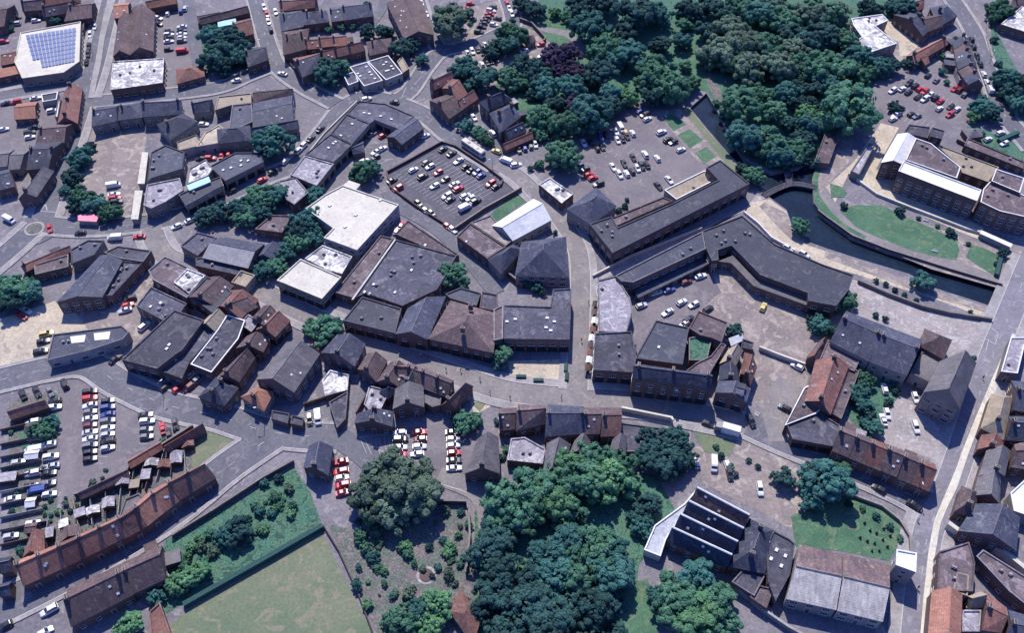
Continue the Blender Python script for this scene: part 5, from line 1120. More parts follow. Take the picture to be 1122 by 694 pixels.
ordw = ['', 'second ', 'third ', 'fourth ', 'fifth ', 'sixth ', 'seventh ', 'eighth ', 'ninth ', 'tenth ', 'eleventh ', 'twelfth ', 'thirteenth ', 'fourteenth ', 'fifteenth ', 'sixteenth ', 'seventeenth ', 'eighteenth ', 'nineteenth ', 'twentieth '] + ['%dth ' % k if k % 10 not in (1, 2, 3) else '%d%s ' % (k, {1: 'st', 2: 'nd', 3: 'rd'}[k % 10]) for k in range(21, 60)]
from collections import defaultdict
G = defaultdict(list)
for t in TREES: G[(t[4], t[3], t[5])].append(t)
for key, L_ in G.items():
    L_.sort(key=lambda t: t[7])
    for i, t in enumerate(L_):
        nm = 'shrub' if t[5] else 'tree'
        if len(L_) == 1: lab = 'only %s %s %s' % (cname[t[3]], nm, t[4])
        else: lab = '%s%s %s %s' % ('leftmost ' if i == 0 else ordw[i] + 'from left ', cname[t[3]], nm, t[4])
        rr = random.Random(int(t[0] * 31 + t[1] * 7)); big = t[2] > 2.4
        rt = empty('shrub' if t[5] else 'broadleaf_tree', (t[0], t[1], 0), lab, nm, nm + 's ' + t[4], rotz=rr.uniform(0, 6.28))
        s_ = t[2] * (1.12 if not t[5] else 1.0); c_ = link('crown', crown(t[3], big, rr.randrange(5 if big else 3)), rt, (0, 0, t[2] * t[6]), None, (s_, s_ * rr.uniform(.9, 1.08), s_ * rr.uniform(.82, .98)))
        link('stems' if t[5] else 'trunk', STEMS if t[5] else TRUNK, rt, (0, 0, t[2] * t[6]), None, (t[2],) * 3)
# ---------------------------------------------------------------- cars
def loft(sec, m=0):
    """sections: (x, half width bottom, half width top, z bottom, z top)"""
    d = MB(); k = 0; n = 8
    for x, wb, wt, z0, z1 in sec:
        zm = z0 + (z1 - z0) * .55
        d.V += [Vector(p) for p in ((x, -wb * .9, z0), (x, -wb, z0 + .08), (x, -wb, zm), (x, -wt, z1), (x, wt, z1), (x, wb, zm), (x, wb, z0 + .08), (x, wb * .9, z0))]
    for i in range(len(sec) - 1):
        for j in range(n):
            a = i * n + j; b = i * n + (j + 1) % n; d.F.append((a, b, b + n, a + n)); d.m.append(m)
    d.F.append(tuple(range(n - 1, -1, -1))); d.m.append(m); e = (len(sec) - 1) * n; d.F.append(tuple(range(e, e + n))); d.m.append(m)
    return d
def carmeshes(kind):
    if kind == 'hatchback':
        body = loft([(-2.0, .70, .62, .35, .72), (-1.95, .84, .74, .25, .92), (-1.2, .88, .78, .2, .95), (.6, .88, .78, .2, .93), (1.5, .86, .72, .2, .82), (1.95, .78, .62, .28, .70), (2.05, .66, .5, .35, .6)])
        cab = [(-1.85, .70), (-1.55, .60), (.10, .58), (.95, .70)]; zt, L = 1.43, 4.05
    elif kind == 'saloon':
        body = loft([(-2.25, .72, .62, .35, .75), (-2.2, .84, .74, .25, .90), (-1.2, .9, .78, .2, .95), (.6, .9, .78, .2, .92), (1.6, .88, .74, .2, .83), (2.15, .78, .62, .28, .72), (2.25, .66, .5, .35, .62)])
        cab = [(-1.75, .72), (-1.05, .60), (.05, .58), (.95, .72)]; zt, L = 1.42, 4.5
    elif kind == 'estate':
        body = loft([(-2.3, .74, .66, .35, .85), (-2.25, .88, .8, .25, 1.0), (-1.2, .92, .82, .2, 1.05), (.7, .92, .82, .2, 1.02), (1.6, .9, .76, .2, .95), (2.15, .82, .66, .28, .8), (2.3, .7, .54, .35, .68)])
        cab = [(-2.15, .76), (-1.85, .66), (.25, .64), (1.1, .76)]; zt, L = 1.65, 4.6
    else:
        body = loft([(-2.6, .85, .82, .35, 2.0), (-2.55, .95, .86, .3, 2.1), (.9, .95, .86, .3, 2.1), (1.4, .95, .82, .3, 1.9), (1.9, .95, .85, .3, 1.25), (2.5, .9, .75, .3, 1.0), (2.6, .8, .6, .35, .8)])
        g = MB(); g.poly([Vector(p) for p in ((1.49, -.72, 1.84), (1.95, -.76, 1.28), (1.95, .76, 1.28), (1.49, .72, 1.84))]); 
        
        return body, g, 5.2
    zb = .88 if kind != 'estate' else .98
    g = MB(); x0, x1, x2, x3 = [c[0] for c in cab]; w0, w1, w2, w3 = [c[1] for c in cab]
    v = lambda x, y, z: Vector((x, y, z))
    P = [v(x0, -w0, zb), v(x3, -w3, zb - .02), v(x3, w3, zb - .02), v(x0, w0, zb)]; Tt = [v(x1, -w1, zt - .04), v(x2, -w2, zt - .03), v(x2, w2, zt - .03), v(x1, w1, zt - .04)]
    for i in range(4):
        j = (i + 1) % 4; g.quad(P[i], P[j], Tt[j], Tt[i])
    r = MB(); q = .05                              # roof panel and pillars belong to the body
    T0 = [v(x1 - .03, -w1 - .02, zt - .04), v(x2 + .04, -w2 - .02, zt - .03), v(x2 + .04, w2 + .02, zt - .03), v(x1 - .03, w1 + .02, zt - .04)]
    T1 = [v(x1 + .15, -w1 + .1, zt + .02), v(x2 - .1, -w2 + .1, zt + .02), v(x2 - .1, w2 - .1, zt + .02), v(x1 + .15, w1 - .1, zt + .02)]
    body.poly(T1)
    for i in range(4):
        j = (i + 1) % 4; body.quad(T0[i], T0[j], T1[j], T1[i])
        body.tube(P[i], Tt[i], .05, .04, 4)
    for s_ in (1, -1): body.tube(v(-.3, s_ * (w0 + .01), zb), v(-.3, s_ * (w1 + .015), zt - .03), .04, .04, 4); body.box(.55, .75, s_ * .93 - .08, s_ * .93 + .08, .9, 1.02)
    return body, g, L
def wheelmesh():
    d = MB(); n = 12
    for y0, y1, r, m in ((-.1, .1, .31, 0), (-.11, .11, .18, 1)): d.tube(Vector((0, y0, 0)), Vector((0, y1, 0)), r, r, n, m); d.F.append(tuple(range(len(d.V) - 2 * n + n - 1, len(d.V) - 2 * n - 1, -1))); d.m.append(m)
    return d.mesh('wheel', ['tyre', 'carpaint_silver'])
WHEEL = wheelmesh(); hl = MB(); hl.box(-.03, .06, -.16, .16, -.07, .07); HEAD = hl.mesh('headlight', ['white']); TAILL = hl.mesh('tail_light', ['carpaint_red'])
plate = None
KN = {}
for kd in ('hatchback', 'saloon', 'estate', 'van'):
    b_, g_, L_ = carmeshes(kd); gm = g_.mesh('windows', ['glass'])
    KN[kd] = ({c: mesh('body', b_.V, b_.F, ['carpaint_' + CARC[c][0]], b_.m) for c in CARC}, gm, L_)
CARS = []; FOOT = []
def C(tile, s, d, where, kind=None):
    """x,y,colour[kind] ; d: pixel direction of the nose, jittered"""
    for q in pts(tile, s):
        a, b = W(q[0], q[1], .6), W(q[0] + d[0], q[1] + d[1], .6); v = b - a; c = q[2][0]; kd = kind
        if len(q[2]) > 1: kd = dict(v='van', e='estate', s='saloon', h='hatchback')[q[2][1]]
        rr = random.Random(int(q[0] * 13 + q[1] * 29)); kd = kd or rr.choice(['hatchback', 'hatchback', 'saloon', 'estate'])
        an = math.atan2(v.y, v.x) + rr.uniform(-.035, .035) + (math.pi if rr.random() < .4 else 0)
        x, y = a.x, a.y
        hit = any((x - f[0]) ** 2 + (y - f[1]) ** 2 < 2.0 ** 2 for f in FOOT)
        if hit: continue
        ins = [r_['label'] for P_, h_, r_ in BL if pip(x, y, P_) and h_ > 1]
        if not ins and any(pip(x + q * math.cos(an), y + q * math.sin(an), P_) for P_ in EXT for q in (-1.8, 0, 1.8)): ins = ['extension']
        if ins: print('CAR IN BUILDING', where, q, ins[0]); continue
        FOOT.append((x, y)); CARS.append([x, y, an, c, kd, where, q[0]])
# parked rows, read tile by tile
C('00', "385,86,k 375,196,k 372,229,k 365,262,k 400,113,w 381,146,we", (2, -12), 'parked on the upper left road')
C('00', "667,76,w 667,101,k", (10, 2), 'at the left side of the top car park')
C('00', "713,130,k 713,146,w 713,160,k 713,174,w 768,112,w 768,128,k 768,143,w 768,158,w 768,172,g 712,208,k", (12, -1), 'in the two stacks of the top left car park')
C('00', "708,56,w 765,46,b 783,36,s 800,30,s", (2, -8), 'along the top edge of the top left car park')
C('00', "770,216,rv", (12, -1), 'below the stacks of the top left car park')
C('00', "150,66,w 152,86,w 202,84,w 66,100,s 70,72,k 15,175,r", (10, -1), 'in the yard above the solar roof')
C('00', "66,430,r 25,436,k 150,414,w 222,468,w 15,546,w 142,538,k 125,560,k 126,579,w", (10, -2), 'in the yards left of the left road')
C('00', "860,524,w 888,668,r 848,670,k", (9, 0), 'around the tan roofed block')
C('10', "118,650,r 88,655,r 50,662,r 15,668,k", (2, -8), 'in the short red row beside the big slate complex')
C('10', "268,32,w 280,62,r 286,92,we 296,126,k 316,50,w", (4, 12), 'on the street entering at the top')
C('10', "150,341,w", (10, -2), 'on the cross street near the top junction')
C('10', "345,312,w", (12, 3), 'entering the top junction')
C('10', "556,262,w", (10, 3), 'beside the junction tree')
C('10', "818,432,k", (12, 2), 'crossing in front of the gridded roofs')
C('10', "700,420,w", (10, -3), 'at the tip of the wedge shops')
C('10', "505,545,k 465,586,k 430,620,w 415,636,w 358,682,w", (12, -11), 'parked down the main road beside the wedge')
C('10', "770,572,r 765,628,w 740,642,w 738,664,k 690,682,w 722,566,g", (10, -5), 'in the yard behind the wedge shops')
C('20', "85,15,w 105,60,w", (3, 9), 'beside the brown roof lit hall')
C('20', "45,225,k 62,222,m 45,232,k", (3, 8), 'in the small triangle at the top junction')
C('20', "218,15,k 290,14,r 275,36,r", (10, -1), 'around the lone tree of the top car park')
C('20', "385,28,k 378,44,w 370,58,r 362,72,m 352,85,k 345,98,k 338,112,k 405,77,k 390,103,w 327,135,k", (12, 2), 'in the slanted stack of the top car park')
C('20', "445,12,r 455,36,w 466,60,w", (3, 8), 'on the road leaving the top edge')
C('20', "280,225,w 299,216,w 320,208,k 342,202,k 354,190,w 378,184,k 425,162,k", (5, 10), 'in the row above the tan park car park')
C('20', "340,270,w 361,262,k 400,248,k 378,256,k", (5, 10), 'in the row inside the tan park car park')
C('20', "518,214,w 588,187,r 592,236,w", (12, -3), 'at the park end of the tan car park')
C('20', "148,474,we", (9, 8), 'waiting beside the red group')
C('20', "305,496,w 385,564,w", (6, 8), 'in front of the slate villa')
C('20', "400,640,y 440,680,wv", (11, 4), 'beside the long orange shed')
C('20', "100,573,w 48,600,g", (10, -4), 'near the slate workshop by the road')
C('20', "520,625,b 545,617,g 565,610,s 495,632,k", (3, 8), 'in the row below the long orange shed')
C('20', "175,630,k 192,638,g 212,648,k 240,680,w 107,686,k", (8, -5), 'in the top row of the walled car park')
C('21', "235,25,w 272,48,k 297,62,k 318,72,b 337,86,b 376,120,r 400,132,k", (10, -6), 'in the upper right row of the walled car park')
C('21', "98,38,b 120,48,w 155,73,r 166,85,m 185,103,k 224,122,w 240,142,r 270,173,s 291,182,w 313,194,k", (10, -5), 'in the middle row of the walled car park')
C('21', "50,62,w 90,90,k 140,130,w 192,172,w 207,187,k 268,222,wv", (10, -5), 'in the lower row of the walled car park')
C('21', "72,204,k 103,236,w 127,246,k 195,302,r 216,315,w", (7, 6), 'along the lower left wall of the walled car park')
C('11', "900,65,w 832,140,r 808,106,k", (9, -5), 'at the left corner of the walled car park')
C('20', "665,576,w 770,604,w 800,600,k 840,578,b 865,568,m 826,626,k 848,620,k 905,556,w 912,592,w", (5, 9), 'in the left rows of the large car park')
C('30', "56,550,w 78,542,wv 95,556,y 60,592,w 84,585,k 104,575,k 128,562,w 18,570,m 5,626,k", (6, 10), 'in the first double row of the large car park')
C('30', "163,470,b 180,484,k 190,502,w 250,558,w 279,590,k 300,600,k 332,632,w", (10, -4), 'down the right side of the large car park')
C('30', "130,665,k 180,652,w 232,668,w", (6, 10), 'in the second double row of the large car park')
C('31', "45,50,w 72,82,w 92,35,k 103,78,w 125,68,k 148,55,w 166,46,k 188,40,k", (6, 10), 'in the third double row of the large car park')
C('31', "282,105,w 236,130,k", (8, 9), 'at the bottom of the large car park')
C('21', "750,45,b 775,60,k 790,82,r 808,96,r 832,122,k", (11, -4), 'on the pale corner of the large car park')
C('21', "888,50,w 914,78,w", (5, 9), 'at the left edge of the large car park')
C('21', "484,42,w", (12, -2), 'turning near the lane entrance')
# left middle
C('01', "480,128,wv 482,166,w 486,182,r 492,197,k", (14, -2), 'at the edge of the market yard')
C('01', "210,312,r", (2, 9), 'on the roundabout')
C('01', "340,330,k 588,345,r", (12, -1), 'driving below the market yard')
C('01', "485,350,wv", (13, -1), 'driving between the dark car and the red car')
C('01', "745,301,w 805,275,w 910,220,w", (12, -5), 'parked on the main road below the slate corner')
C('01', "40,274,wv", (12, 6), 'parked on the left of the roundabout')
C('01', "548,608,k 540,634,r 528,656,s 518,672,r 602,500,m", (10, -3), 'in the sandy yard right of the large dark warehouse')
C('01', "110,655,w 90,680,r", (9, 5), 'in the sandy yard at the left edge')
C('11', "360,28,w 305,72,k 260,106,r 130,153,k 68,218,we", (12, -6), 'parked on the main road below the round tree')
C('11', "848,296,r 828,320,w", (4, -8), 'in the lane beside the largest cream roof')
C('02', "610,68,we 487,207,k", (11, -9), 'in the court beside the dark roofed workshop')
C('02', "432,178,wv", (14, -6), 'in front of the dark roofed workshop')
C('02', "182,132,k 196,100,y 172,175,k", (10, -2), 'at the left of the dark roofed workshop')
C('02', "700,325,k 752,331,r 795,329,m 807,272,s 841,290,g", (9, -7), 'behind the large bare dark roof')
C('02', "95,356,k 155,345,k 212,345,g 272,312,k", (4, 8), 'on the garden plots at the lower left road')
y0 = 345
C('02', ' '.join('380,%d,%s' % (y0 + 28.5 * i, c) for i, c in enumerate('krwgwmswgkk')), (16, -3), 'in the left stack of the lower left car park')
C('02', ' '.join('455,%d,%s' % (384 + 28.5 * i, c) for i, c in enumerate('kbbgwsks')), (16, -3), 'in the right stack of the lower left car park')
C('02', "615,443,k 622,470,we 618,505,g 620,535,g", (16, -2), 'in the tan half of the lower left car park')
C('02', "687,500,r 740,482,k 712,520,k", (3, 12), 'by the thin red garage row')
C('02', "232,384,k 228,412,w 205,568,w 215,620,we 218,660,s 205,690,k", (16, -3), 'along the garden side of the lower left car park')
C('03', "215,16,s 205,62,g 208,108,w 155,95,bv", (16, -3), 'at the bottom garden side of the lower left car park')
C('03', "208,598,we 190,690,w 222,672,k 20,665,k", (13, -7), 'in front of the larger dark brown building')
C('P', "36,463,w 38,480,g 37,494,wv 20,507,s 36,519,w 34,533,k 14,547,w 33,560,g 36,574,w 12,588,s", (16, -3), 'among the plots at the lower left edge')
C('12', "495,456,wv 460,462,k", (1, 12), 'in the yard at the junction')
C('12', "590,640,r 592,660,w 592,682,r", (14, -3), 'in the stack of red cars, upper half')
C('13', "590,12,r 596,38,w 600,68,r 602,100,r", (14, -3), 'in the stack of red cars, lower half')
C('22', "-8,518,w -5,545,k -5,580,w -5,610,r 75,516,r 78,545,m 76,576,w 66,608,w", (15, -1), 'in the middle stacks of the small car park')
C('22', "216,516,k 218,545,s 218,572,w 222,603,r 222,635,k 222,668,w", (15, -1), 'along the right of the small car park')
C('31', "165,636,s 228,581,s 282,570,b 355,536,m 415,512,w", (9, -3), 'in the shaded court row below the slate strip')
C('31', "275,665,w 335,622,w 386,632,w 446,650,k", (9, -5), 'in the inner court')
C('31', "680,642,y", (4, -9), 'digging in the tan yard')
C('31', "786,392,w 853,418,w", (9, 5), 'parked along the canal walk')
C('32', "272,12,w 345,60,w 365,40,k", (9, -6), 'at the back of the high street block')
C('32', "448,482,k", (12, 4), 'queuing in front of the white lorry')
C('32', "628,470,k", (4, 9), 'alone in the high street mouth')
C('32', "770,415,k 822,238,w", (10, 5), 'in the yard entrance')
C('32', "396,645,w 530,662,w 540,640,k", (3, 9), 'in the lower high street parking')
C('32', "471,652,wv", (0, 12), 'in the lower high street parking')
C('33', "665,84,we 538,20,k 475,4,w", (2, 10), 'in the forecourt above the churchyard')
C('42', "336,333,w 466,369,w 347,438,w 331,464,w 467,494,we 350,480,k", (3, 9), 'in the courtyard of the right block')
C('43', "311,86,k 462,156,k", (10, 6), 'driving past the churchyard')
C('40', "370,382,w 410,375,w 440,350,k 438,388,k 466,362,k 485,376,r 506,386,r 478,408,k 505,418,w 529,400,w 551,413,k 573,427,r 568,458,w 615,450,k 643,460,w 613,483,r", (9, -6), 'in the central rows of the upper right car park')
C('40', "632,373,r 653,379,m 675,399,g 520,318,k 556,338,g", (8, -7), 'along the top of the upper right car park')
C('40', "402,460,k 384,486,w 372,502,w 450,482,k 473,490,g 255,392,k", (9, -4), 'along the bottom of the upper right car park')
C('40', "704,166,k 713,198,k 727,238,k 740,270,k 755,314,w 768,348,w 781,380,wv", (4, 9), 'parked down the top right road')
C('40', "526,76,w 555,90,k", (7, 7), 'behind the dark range at the top right')
C('40', "742,570,k 773,588,w 825,562,w 842,606,w", (9, -4), 'in the gardens below the top right terrace')
C('40', "574,650,k", (6, -8), 'inside the riverside block court')
G = defaultdict(list)
for c in CARS: G[(c[5], c[3], c[4] == 'van')].append(c)
PER = defaultdict(int)
for key, L_ in G.items():
    L_.sort(key=lambda t: (round(t[6], 1), -t[1]))
    xs = [t[6] for t in L_]; stack = (max(xs) - min(xs)) < 4 and len(L_) > 1
    if stack: L_.sort(key=lambda t: -t[1])
    for i, (x, y, an, c, kd, where, px_) in enumerate(L_):
        cat = 'van' if kd == 'van' else 'car'
        cn = CARC[c][0]
        if len(L_) == 1: lab = 'only %s %s %s' % (cn, cat, where)
        elif stack: lab = '%s %s %s %s' % ('topmost' if i == 0 else ordw[i] + 'from top', cn, cat, where)
        else: lab = '%s %s %s %s' % ('leftmost' if i == 0 else ordw[i] + 'from left', cn, cat, where)
        rt = empty('parked_' + cat if 'driv' not in where else cat, (x, y, gz(x, y)), lab, cat, 'cars ' + where if cat == 'car' else None, rotz=an)
        bm, gm, L0 = KN[kd]; link('body', bm[c], rt); link('windows', gm, rt)
        wb = L0 * .31
        for sx in (1, -1):
            for sy in (1, -1):
                link('wheel', WHEEL, rt, (sx * wb, sy * .80, .31))
                link('headlight' if sx > 0 else 'tail_light', HEAD if sx > 0 else TAILL, rt, (sx * (L0 / 2 - .04) - (.0 if sx > 0 else .03), sy * .52, .62))
        for P_ in ():
            pass
# bus, lorry
def box_vehicle(name, tile, x, y, d, L, Wd, Ht, body, label, cat, cab=None):
    q = pts(tile, '%f,%f' % (x, y))[0]; a = W(q[0], q[1], Ht / 2); b = W(q[0] + d[0], q[1] + d[1], Ht / 2); v = b - a
    rt = empty(name, (a.x, a.y, .207), label, cat, rotz=math.atan2(v.y, v.x))
    m = loft([(-L / 2, Wd / 2 - .1, Wd / 2 - .2, .4, Ht - .15), (-L / 2 + .1, Wd / 2, Wd / 2 - .12, .35, Ht), ((L / 2 - .3) if not cab else L / 2 - 2.2, Wd / 2, Wd / 2 - .12, .35, Ht), ((L / 2) if not cab else L / 2 - 2.1, Wd / 2 - .08, Wd / 2 - .25, .4, Ht - .25)])
    link('body', m.mesh('body', [body]), rt); g = MB()
    if not cab:
        for s_ in (1, -1):
            sg_ = MB(); sg_.box(-L / 2 + .6, L / 2 - 1, s_ * (Wd / 2 + .005) - .012, s_ * (Wd / 2 + .005) + .012, 1.5, 2.3); link('side_windows', sg_.mesh('side_windows', ['glass']), rt)
        g.box(L / 2 - .05, L / 2 + .02, -Wd / 2 + .25, Wd / 2 - .25, 1.3, 2.4)
        r = MB(); r.box(-L / 4, -L / 4 + 1.2, -.5, .5, Ht, Ht + .18); r.box(L / 5, L / 5 + .8, -.4, .4, Ht, Ht + .15); link('roof_hatch', r.mesh('roof_hatch', ['concrete']), rt)
    else:
        cb = loft([(L / 2 - 2.0, Wd / 2 - .05, Wd / 2 - .15, .4, 2.6), (L / 2 - .3, Wd / 2 - .05, Wd / 2 - .2, .4, 2.5), (L / 2, Wd / 2 - .15, Wd / 2 - .35, .45, 1.6)]); link('cab', cb.mesh('cab', [cab]), rt)
        g.poly([Vector(p) for p in ((L / 2 - .26, -.9, 2.38), (L / 2 + .01, -.8, 1.62), (L / 2 + .01, .8, 1.62), (L / 2 - .26, .9, 2.38))])
    link('windows', g.mesh('windows', ['glass']), rt)
    for sx in (-.32, .34):
        for sy in (1, -1): link('wheel', WHEEL, rt, (sx * L, sy * (Wd / 2 - .12), .45), None, (1.45, 1.3, 1.45))
box_vehicle('bus', '20', 303, 628, (22, 15), 11.5, 2.55, 3.1, 'cream', 'long white single deck bus on the road beside the walled car park', 'bus')
box_vehicle('lorry', '32', 528, 503, (-14, -4), 7.5, 2.4, 3.1, 'white', 'white box lorry stopped on the high street right of the black car', 'lorry', 'carpaint_grey')
# ---------------------------------------------------------------- walls, fences, hedges
def wall(name, tile, s, h, t, m, label, cat, cap=None):
    P = [W(p[0], p[1]) for p in pts(tile, s)]; o = P[0].copy(); d = MB(); c = MB(); N = normals(P); w_ = t / 2
    for i in range(len(P) - 1):
        a, b = P[i] - o, P[i + 1] - o; u = (b - a).normalized(); n = Vector((-u.y, u.x, 0)); ang = math.atan2(u.y, u.x); L_ = (b - a).length
        T_ = Matrix.Translation(a) @ Matrix.Rotation(ang, 4, 'Z'); d.box(-w_ * .98, L_ + w_ * .98, -w_, w_, -.1, h + .004 * (i % 3), 0, T_)
        if cap: c.box(-w_, L_ + w_, -w_ - .06, w_ + .06, h + .015, h + .09 + .004 * (i % 3), 0, T_)
    if cap:
        rt = empty(name, o, label, cat); link('masonry', d.mesh('masonry', [m]), rt); link('coping', c.mesh('coping', [cap]), rt)
    else: thing(link(name, d.mesh(name, [m]), None, o), label, cat)
wall('boundary_wall', 'P', "424,190 450,176 484,157 500,162 530,182 551,198 549,204", 1.1, .3, 'darkwood', 'dark wall along the top of the walled car park', 'wall', 'brick')
wall('boundary_wall', 'P', "424,190 428,207 460,230 497,253", 1.1, .3, 'darkwood', 'dark wall down the left side of the walled car park', 'wall', 'brick')
wall('boundary_wall', 'P', "499,253 530,232 571,209", 1.8, .4, 'brick', 'wall between the walled car park and the cream hall', 'wall', 'stone')
wall('boundary_wall', 'P', "511,274 530,287 560,306 572,316", 2.2, .4, 'brick', 'wall beside the service lane below the brown flat roof', 'wall', 'stone')
wall('park_wall', '20', "500,90 550,108 608,172 600,182", 1.8, .4, 'brick', 'brick wall corner at the park pavilion', 'wall', 'stone')
wall('garden_wall', 'P', "100,2 104,2", 1, .3, 'stone', 'x', 'wall') if 0 else None
wall('boundary_wall', 'P', "322,508 290,526 235,562 190,590", 1.8, .4, 'brick', 'brick wall between the diagonal road and the rough green strip', 'wall', 'stone')
wall('hedge', 'P', "205,664 240,644 300,610 352,580", 1.8, 1.3, 'leafdark', 'long dark clipped hedge along the top of the bowling green', 'hedge')
wall('green_fence', 'P', "355,578 372,606 392,650 410,698", 1.0, .3, 'darkwood', 'dark timber fence down the right of the bowling green', 'fence')
wall('garden_wall', 'P', "395,562 430,566 470,552 512,553 513,560", 2.0, .4, 'brick', 'wall along the top of the walled garden', 'wall', 'stone')
wall('garden_wall', 'P', "514,562 515,590 511,630", 2.0, .4, 'brick', 'wall on the right of the walled garden', 'wall', 'stone')
wall('churchyard_wall', 'P', "906,540 935,545 965,556 985,572 996,590 997,606", 1.2, .5, 'stone', 'curved stone wall round the churchyard', 'wall', 'stone')
wall('boundary_wall', 'P', "805,648 830,668 862,690 880,700", 2, .5, 'stone', 'curved wall below the cluttered dark roof', 'wall', 'concrete')
wall('garden_wall', 'P', "681,451 735,462 736,464", 2.2, .5, 'cream', 'cream wall along the pavement left of the big dark tree', 'wall', 'cream')
wall('yard_wall', 'P', "832,384 855,393 880,402", 1.8, .5, 'cream', 'cream wall across the yard entrance', 'wall', 'cream')
wall('canal_wall', 'P', "940,310 975,325 1010,338 1040,345 1085,352", 1.4, .5, 'stone', 'wall between the canal walk and the gravel yard', 'wall', 'stone')
wall('parapet_wall', 'P', "896,232 905,239 934,260 973,275 1040,296 1097,313", .9, .4, 'brick', 'low wall on the lawn side of the canal', 'wall', 'stone')
wall('retaining_wall', 'P', "930,192 960,214 1000,230 1058,252 1076,257", 1.0, .6, 'cream', 'pale retaining wall in front of the riverside block', 'wall', 'cream')
wall('yard_wall', 'P', "650,304 690,283 768,252", 1.2, .4, 'cream', 'low pale wall along the pale alley', 'wall', 'cream')
wall('boundary_wall', '43', "600,255 640,285 700,300 760,330 830,372 925,450", 3, 1.2, 'cream', 'curving pale wall running off the lower right edge', 'wall')
wall('terrace_edge', 'P', "815,234 830,246 845,262 870,276", 1.1, .4, 'white', 'white balustrade line along the canal side roof', 'wall')
wall('yard_wall', 'P', "84,545 110,540 165,500 212,470", 2.0, .4, 'brick', 'wall between the lower left car park and the terrace plots', 'wall', 'stone')
wall('yard_wall', '12', "440,410 560,370", 2, .4, 'darkwood', 'dark wall in the yard by the patchy white flat roof', 'wall')
wall('yard_wall', '12', "660,445 740,300", 2, .4, 'brick', 'rust coloured wall behind the brown terrace shops', 'wall')
wall('garden_wall', '10', "360,250 425,340", 1.5, .4, 'darkwood', 'dark wall on the street side of the junction tree', 'wall')
wall('pavement_wall', '10', "430,680 520,570 580,510 660,432", .8, .35, 'cream', 'pale kerb wall edging the wedge shops', 'wall')
wall('kerb_wall', '40', "770,95 765,160 785,240", .8, .4, 'stone', 'curved verge wall right of the top right road', 'wall')
wall('hedge', '40', "820,600 890,570", 1.6, 1.6, 'leafteal', 'clipped hedge in the garden at the right edge', 'hedge')
wall('hedge', '41', "805,510 822,440", 1.5, 1.3, 'leafdark', 'short dark hedge at the end of the small lawn', 'hedge')
wall('pavement_edge', 'P', "1092,400 1074,450 1060,500 1043,540 1030,575 1018,640 1008,700", .9, .5, 'white', 'bright white line of railings along the right road', 'railing') if 0 else None
wall('yard_wall', '40', "640,600 720,640 800,690", 1.6, .4, 'brick', 'brick wall right of the riverside block', 'wall', 'stone')
# plot fences behind the long orange terrace: one by one
rd_ = random.Random(21)
lt = [(23, 614), (87, 587), (135, 566), (166, 537), (221, 511)]; ut = [(34, 590), (80, 548), (140, 520), (178, 494), (212, 474)]
def ip(L_, t): k = min(int(t * 4), 3); u = t * 4 - k; return (L_[k][0] + (L_[k + 1][0] - L_[k][0]) * u, L_[k][1] + (L_[k + 1][1] - L_[k][1]) * u)
nth = ['first', 'second', 'third', 'fourth', 'fifth', 'sixth', 'seventh', 'eighth', 'ninth', 'tenth', 'eleventh', 'twelfth', 'thirteenth', 'fourteenth', 'fifteenth', 'sixteenth', 'seventeenth', 'eighteenth']
for k in range(13):
    a, b = ip(lt, (k + .5) / 13.5), ip(ut, (k + .5) / 13.5)
    wall('plot_fence', 'P', "%f,%f %f,%f" % (a[0], a[1] - 2, b[0], b[1] + 3), 1.7, .14, rd_.choice(['brick', 'concrete', 'grey', 'tan']), '%s plot fence from the left behind the long orange terrace' % nth[k], 'fence')
    if True:
        q = (a[0] + (b[0] - a[0]) * rd_.uniform(.35, .85) + 4, a[1] + (b[1] - a[1]) * rd_.uniform(.35, .85)); c = W(q[0], q[1])
        u = (W(*b) - W(*a)).normalized(); n = Vector((-u.y, u.x, 0)); w_, l_ = rd_.uniform(1, 1.7), rd_.uniform(1.1, 2.0)
        B(None, None, rd_.choice(['gable', 'flat']), 2.1, .5, rd_.choice(['gravelroof', 'grey', 'tan', 'brown', 'mottled', 'red', 'concrete']), 'darkwood', 'garden_shed', '%s shed from the left behind the long orange terrace' % nth[k], cat='shed', wins=0, par=0,
          at=[c - u * l_ - n * w_, c + u * l_ - n * w_, c + u * l_ + n * w_, c - u * l_ + n * w_])
for k, y in enumerate((470, 486, 500, 512, 524, 538, 552, 566, 580, 596)):
    wall('plot_fence', 'P', "%f,%f %f,%f" % (2, y + 4, 46 + (k % 3) * 3, y - 6), 1.6, .14, rd_.choice(['grey', 'concrete', 'brick']), '%s plot fence from the top at the lower left edge' % nth[k], 'fence')
    if k % 2: continue
    c = W(rd_.uniform(8, 42), y + 3); u = Vector((1, .15, 0)).normalized(); n = Vector((-u.y, u.x, 0)); w_, l_ = rd_.uniform(.9, 1.5), rd_.uniform(1.2, 3)
    B(None, None, rd_.choice(['gable', 'flat']), 2.1, .5, rd_.choice(['gravelroof', 'white', 'grey', 'concrete', 'grey', 'brown']), 'darkwood', 'garden_shed', '%s shed from the top in the lower left edge plots' % nth[k], cat='shed', wins=0, par=0,
      at=[c - u * l_ - n * w_, c + u * l_ - n * w_, c + u * l_ + n * w_, c - u * l_ + n * w_])
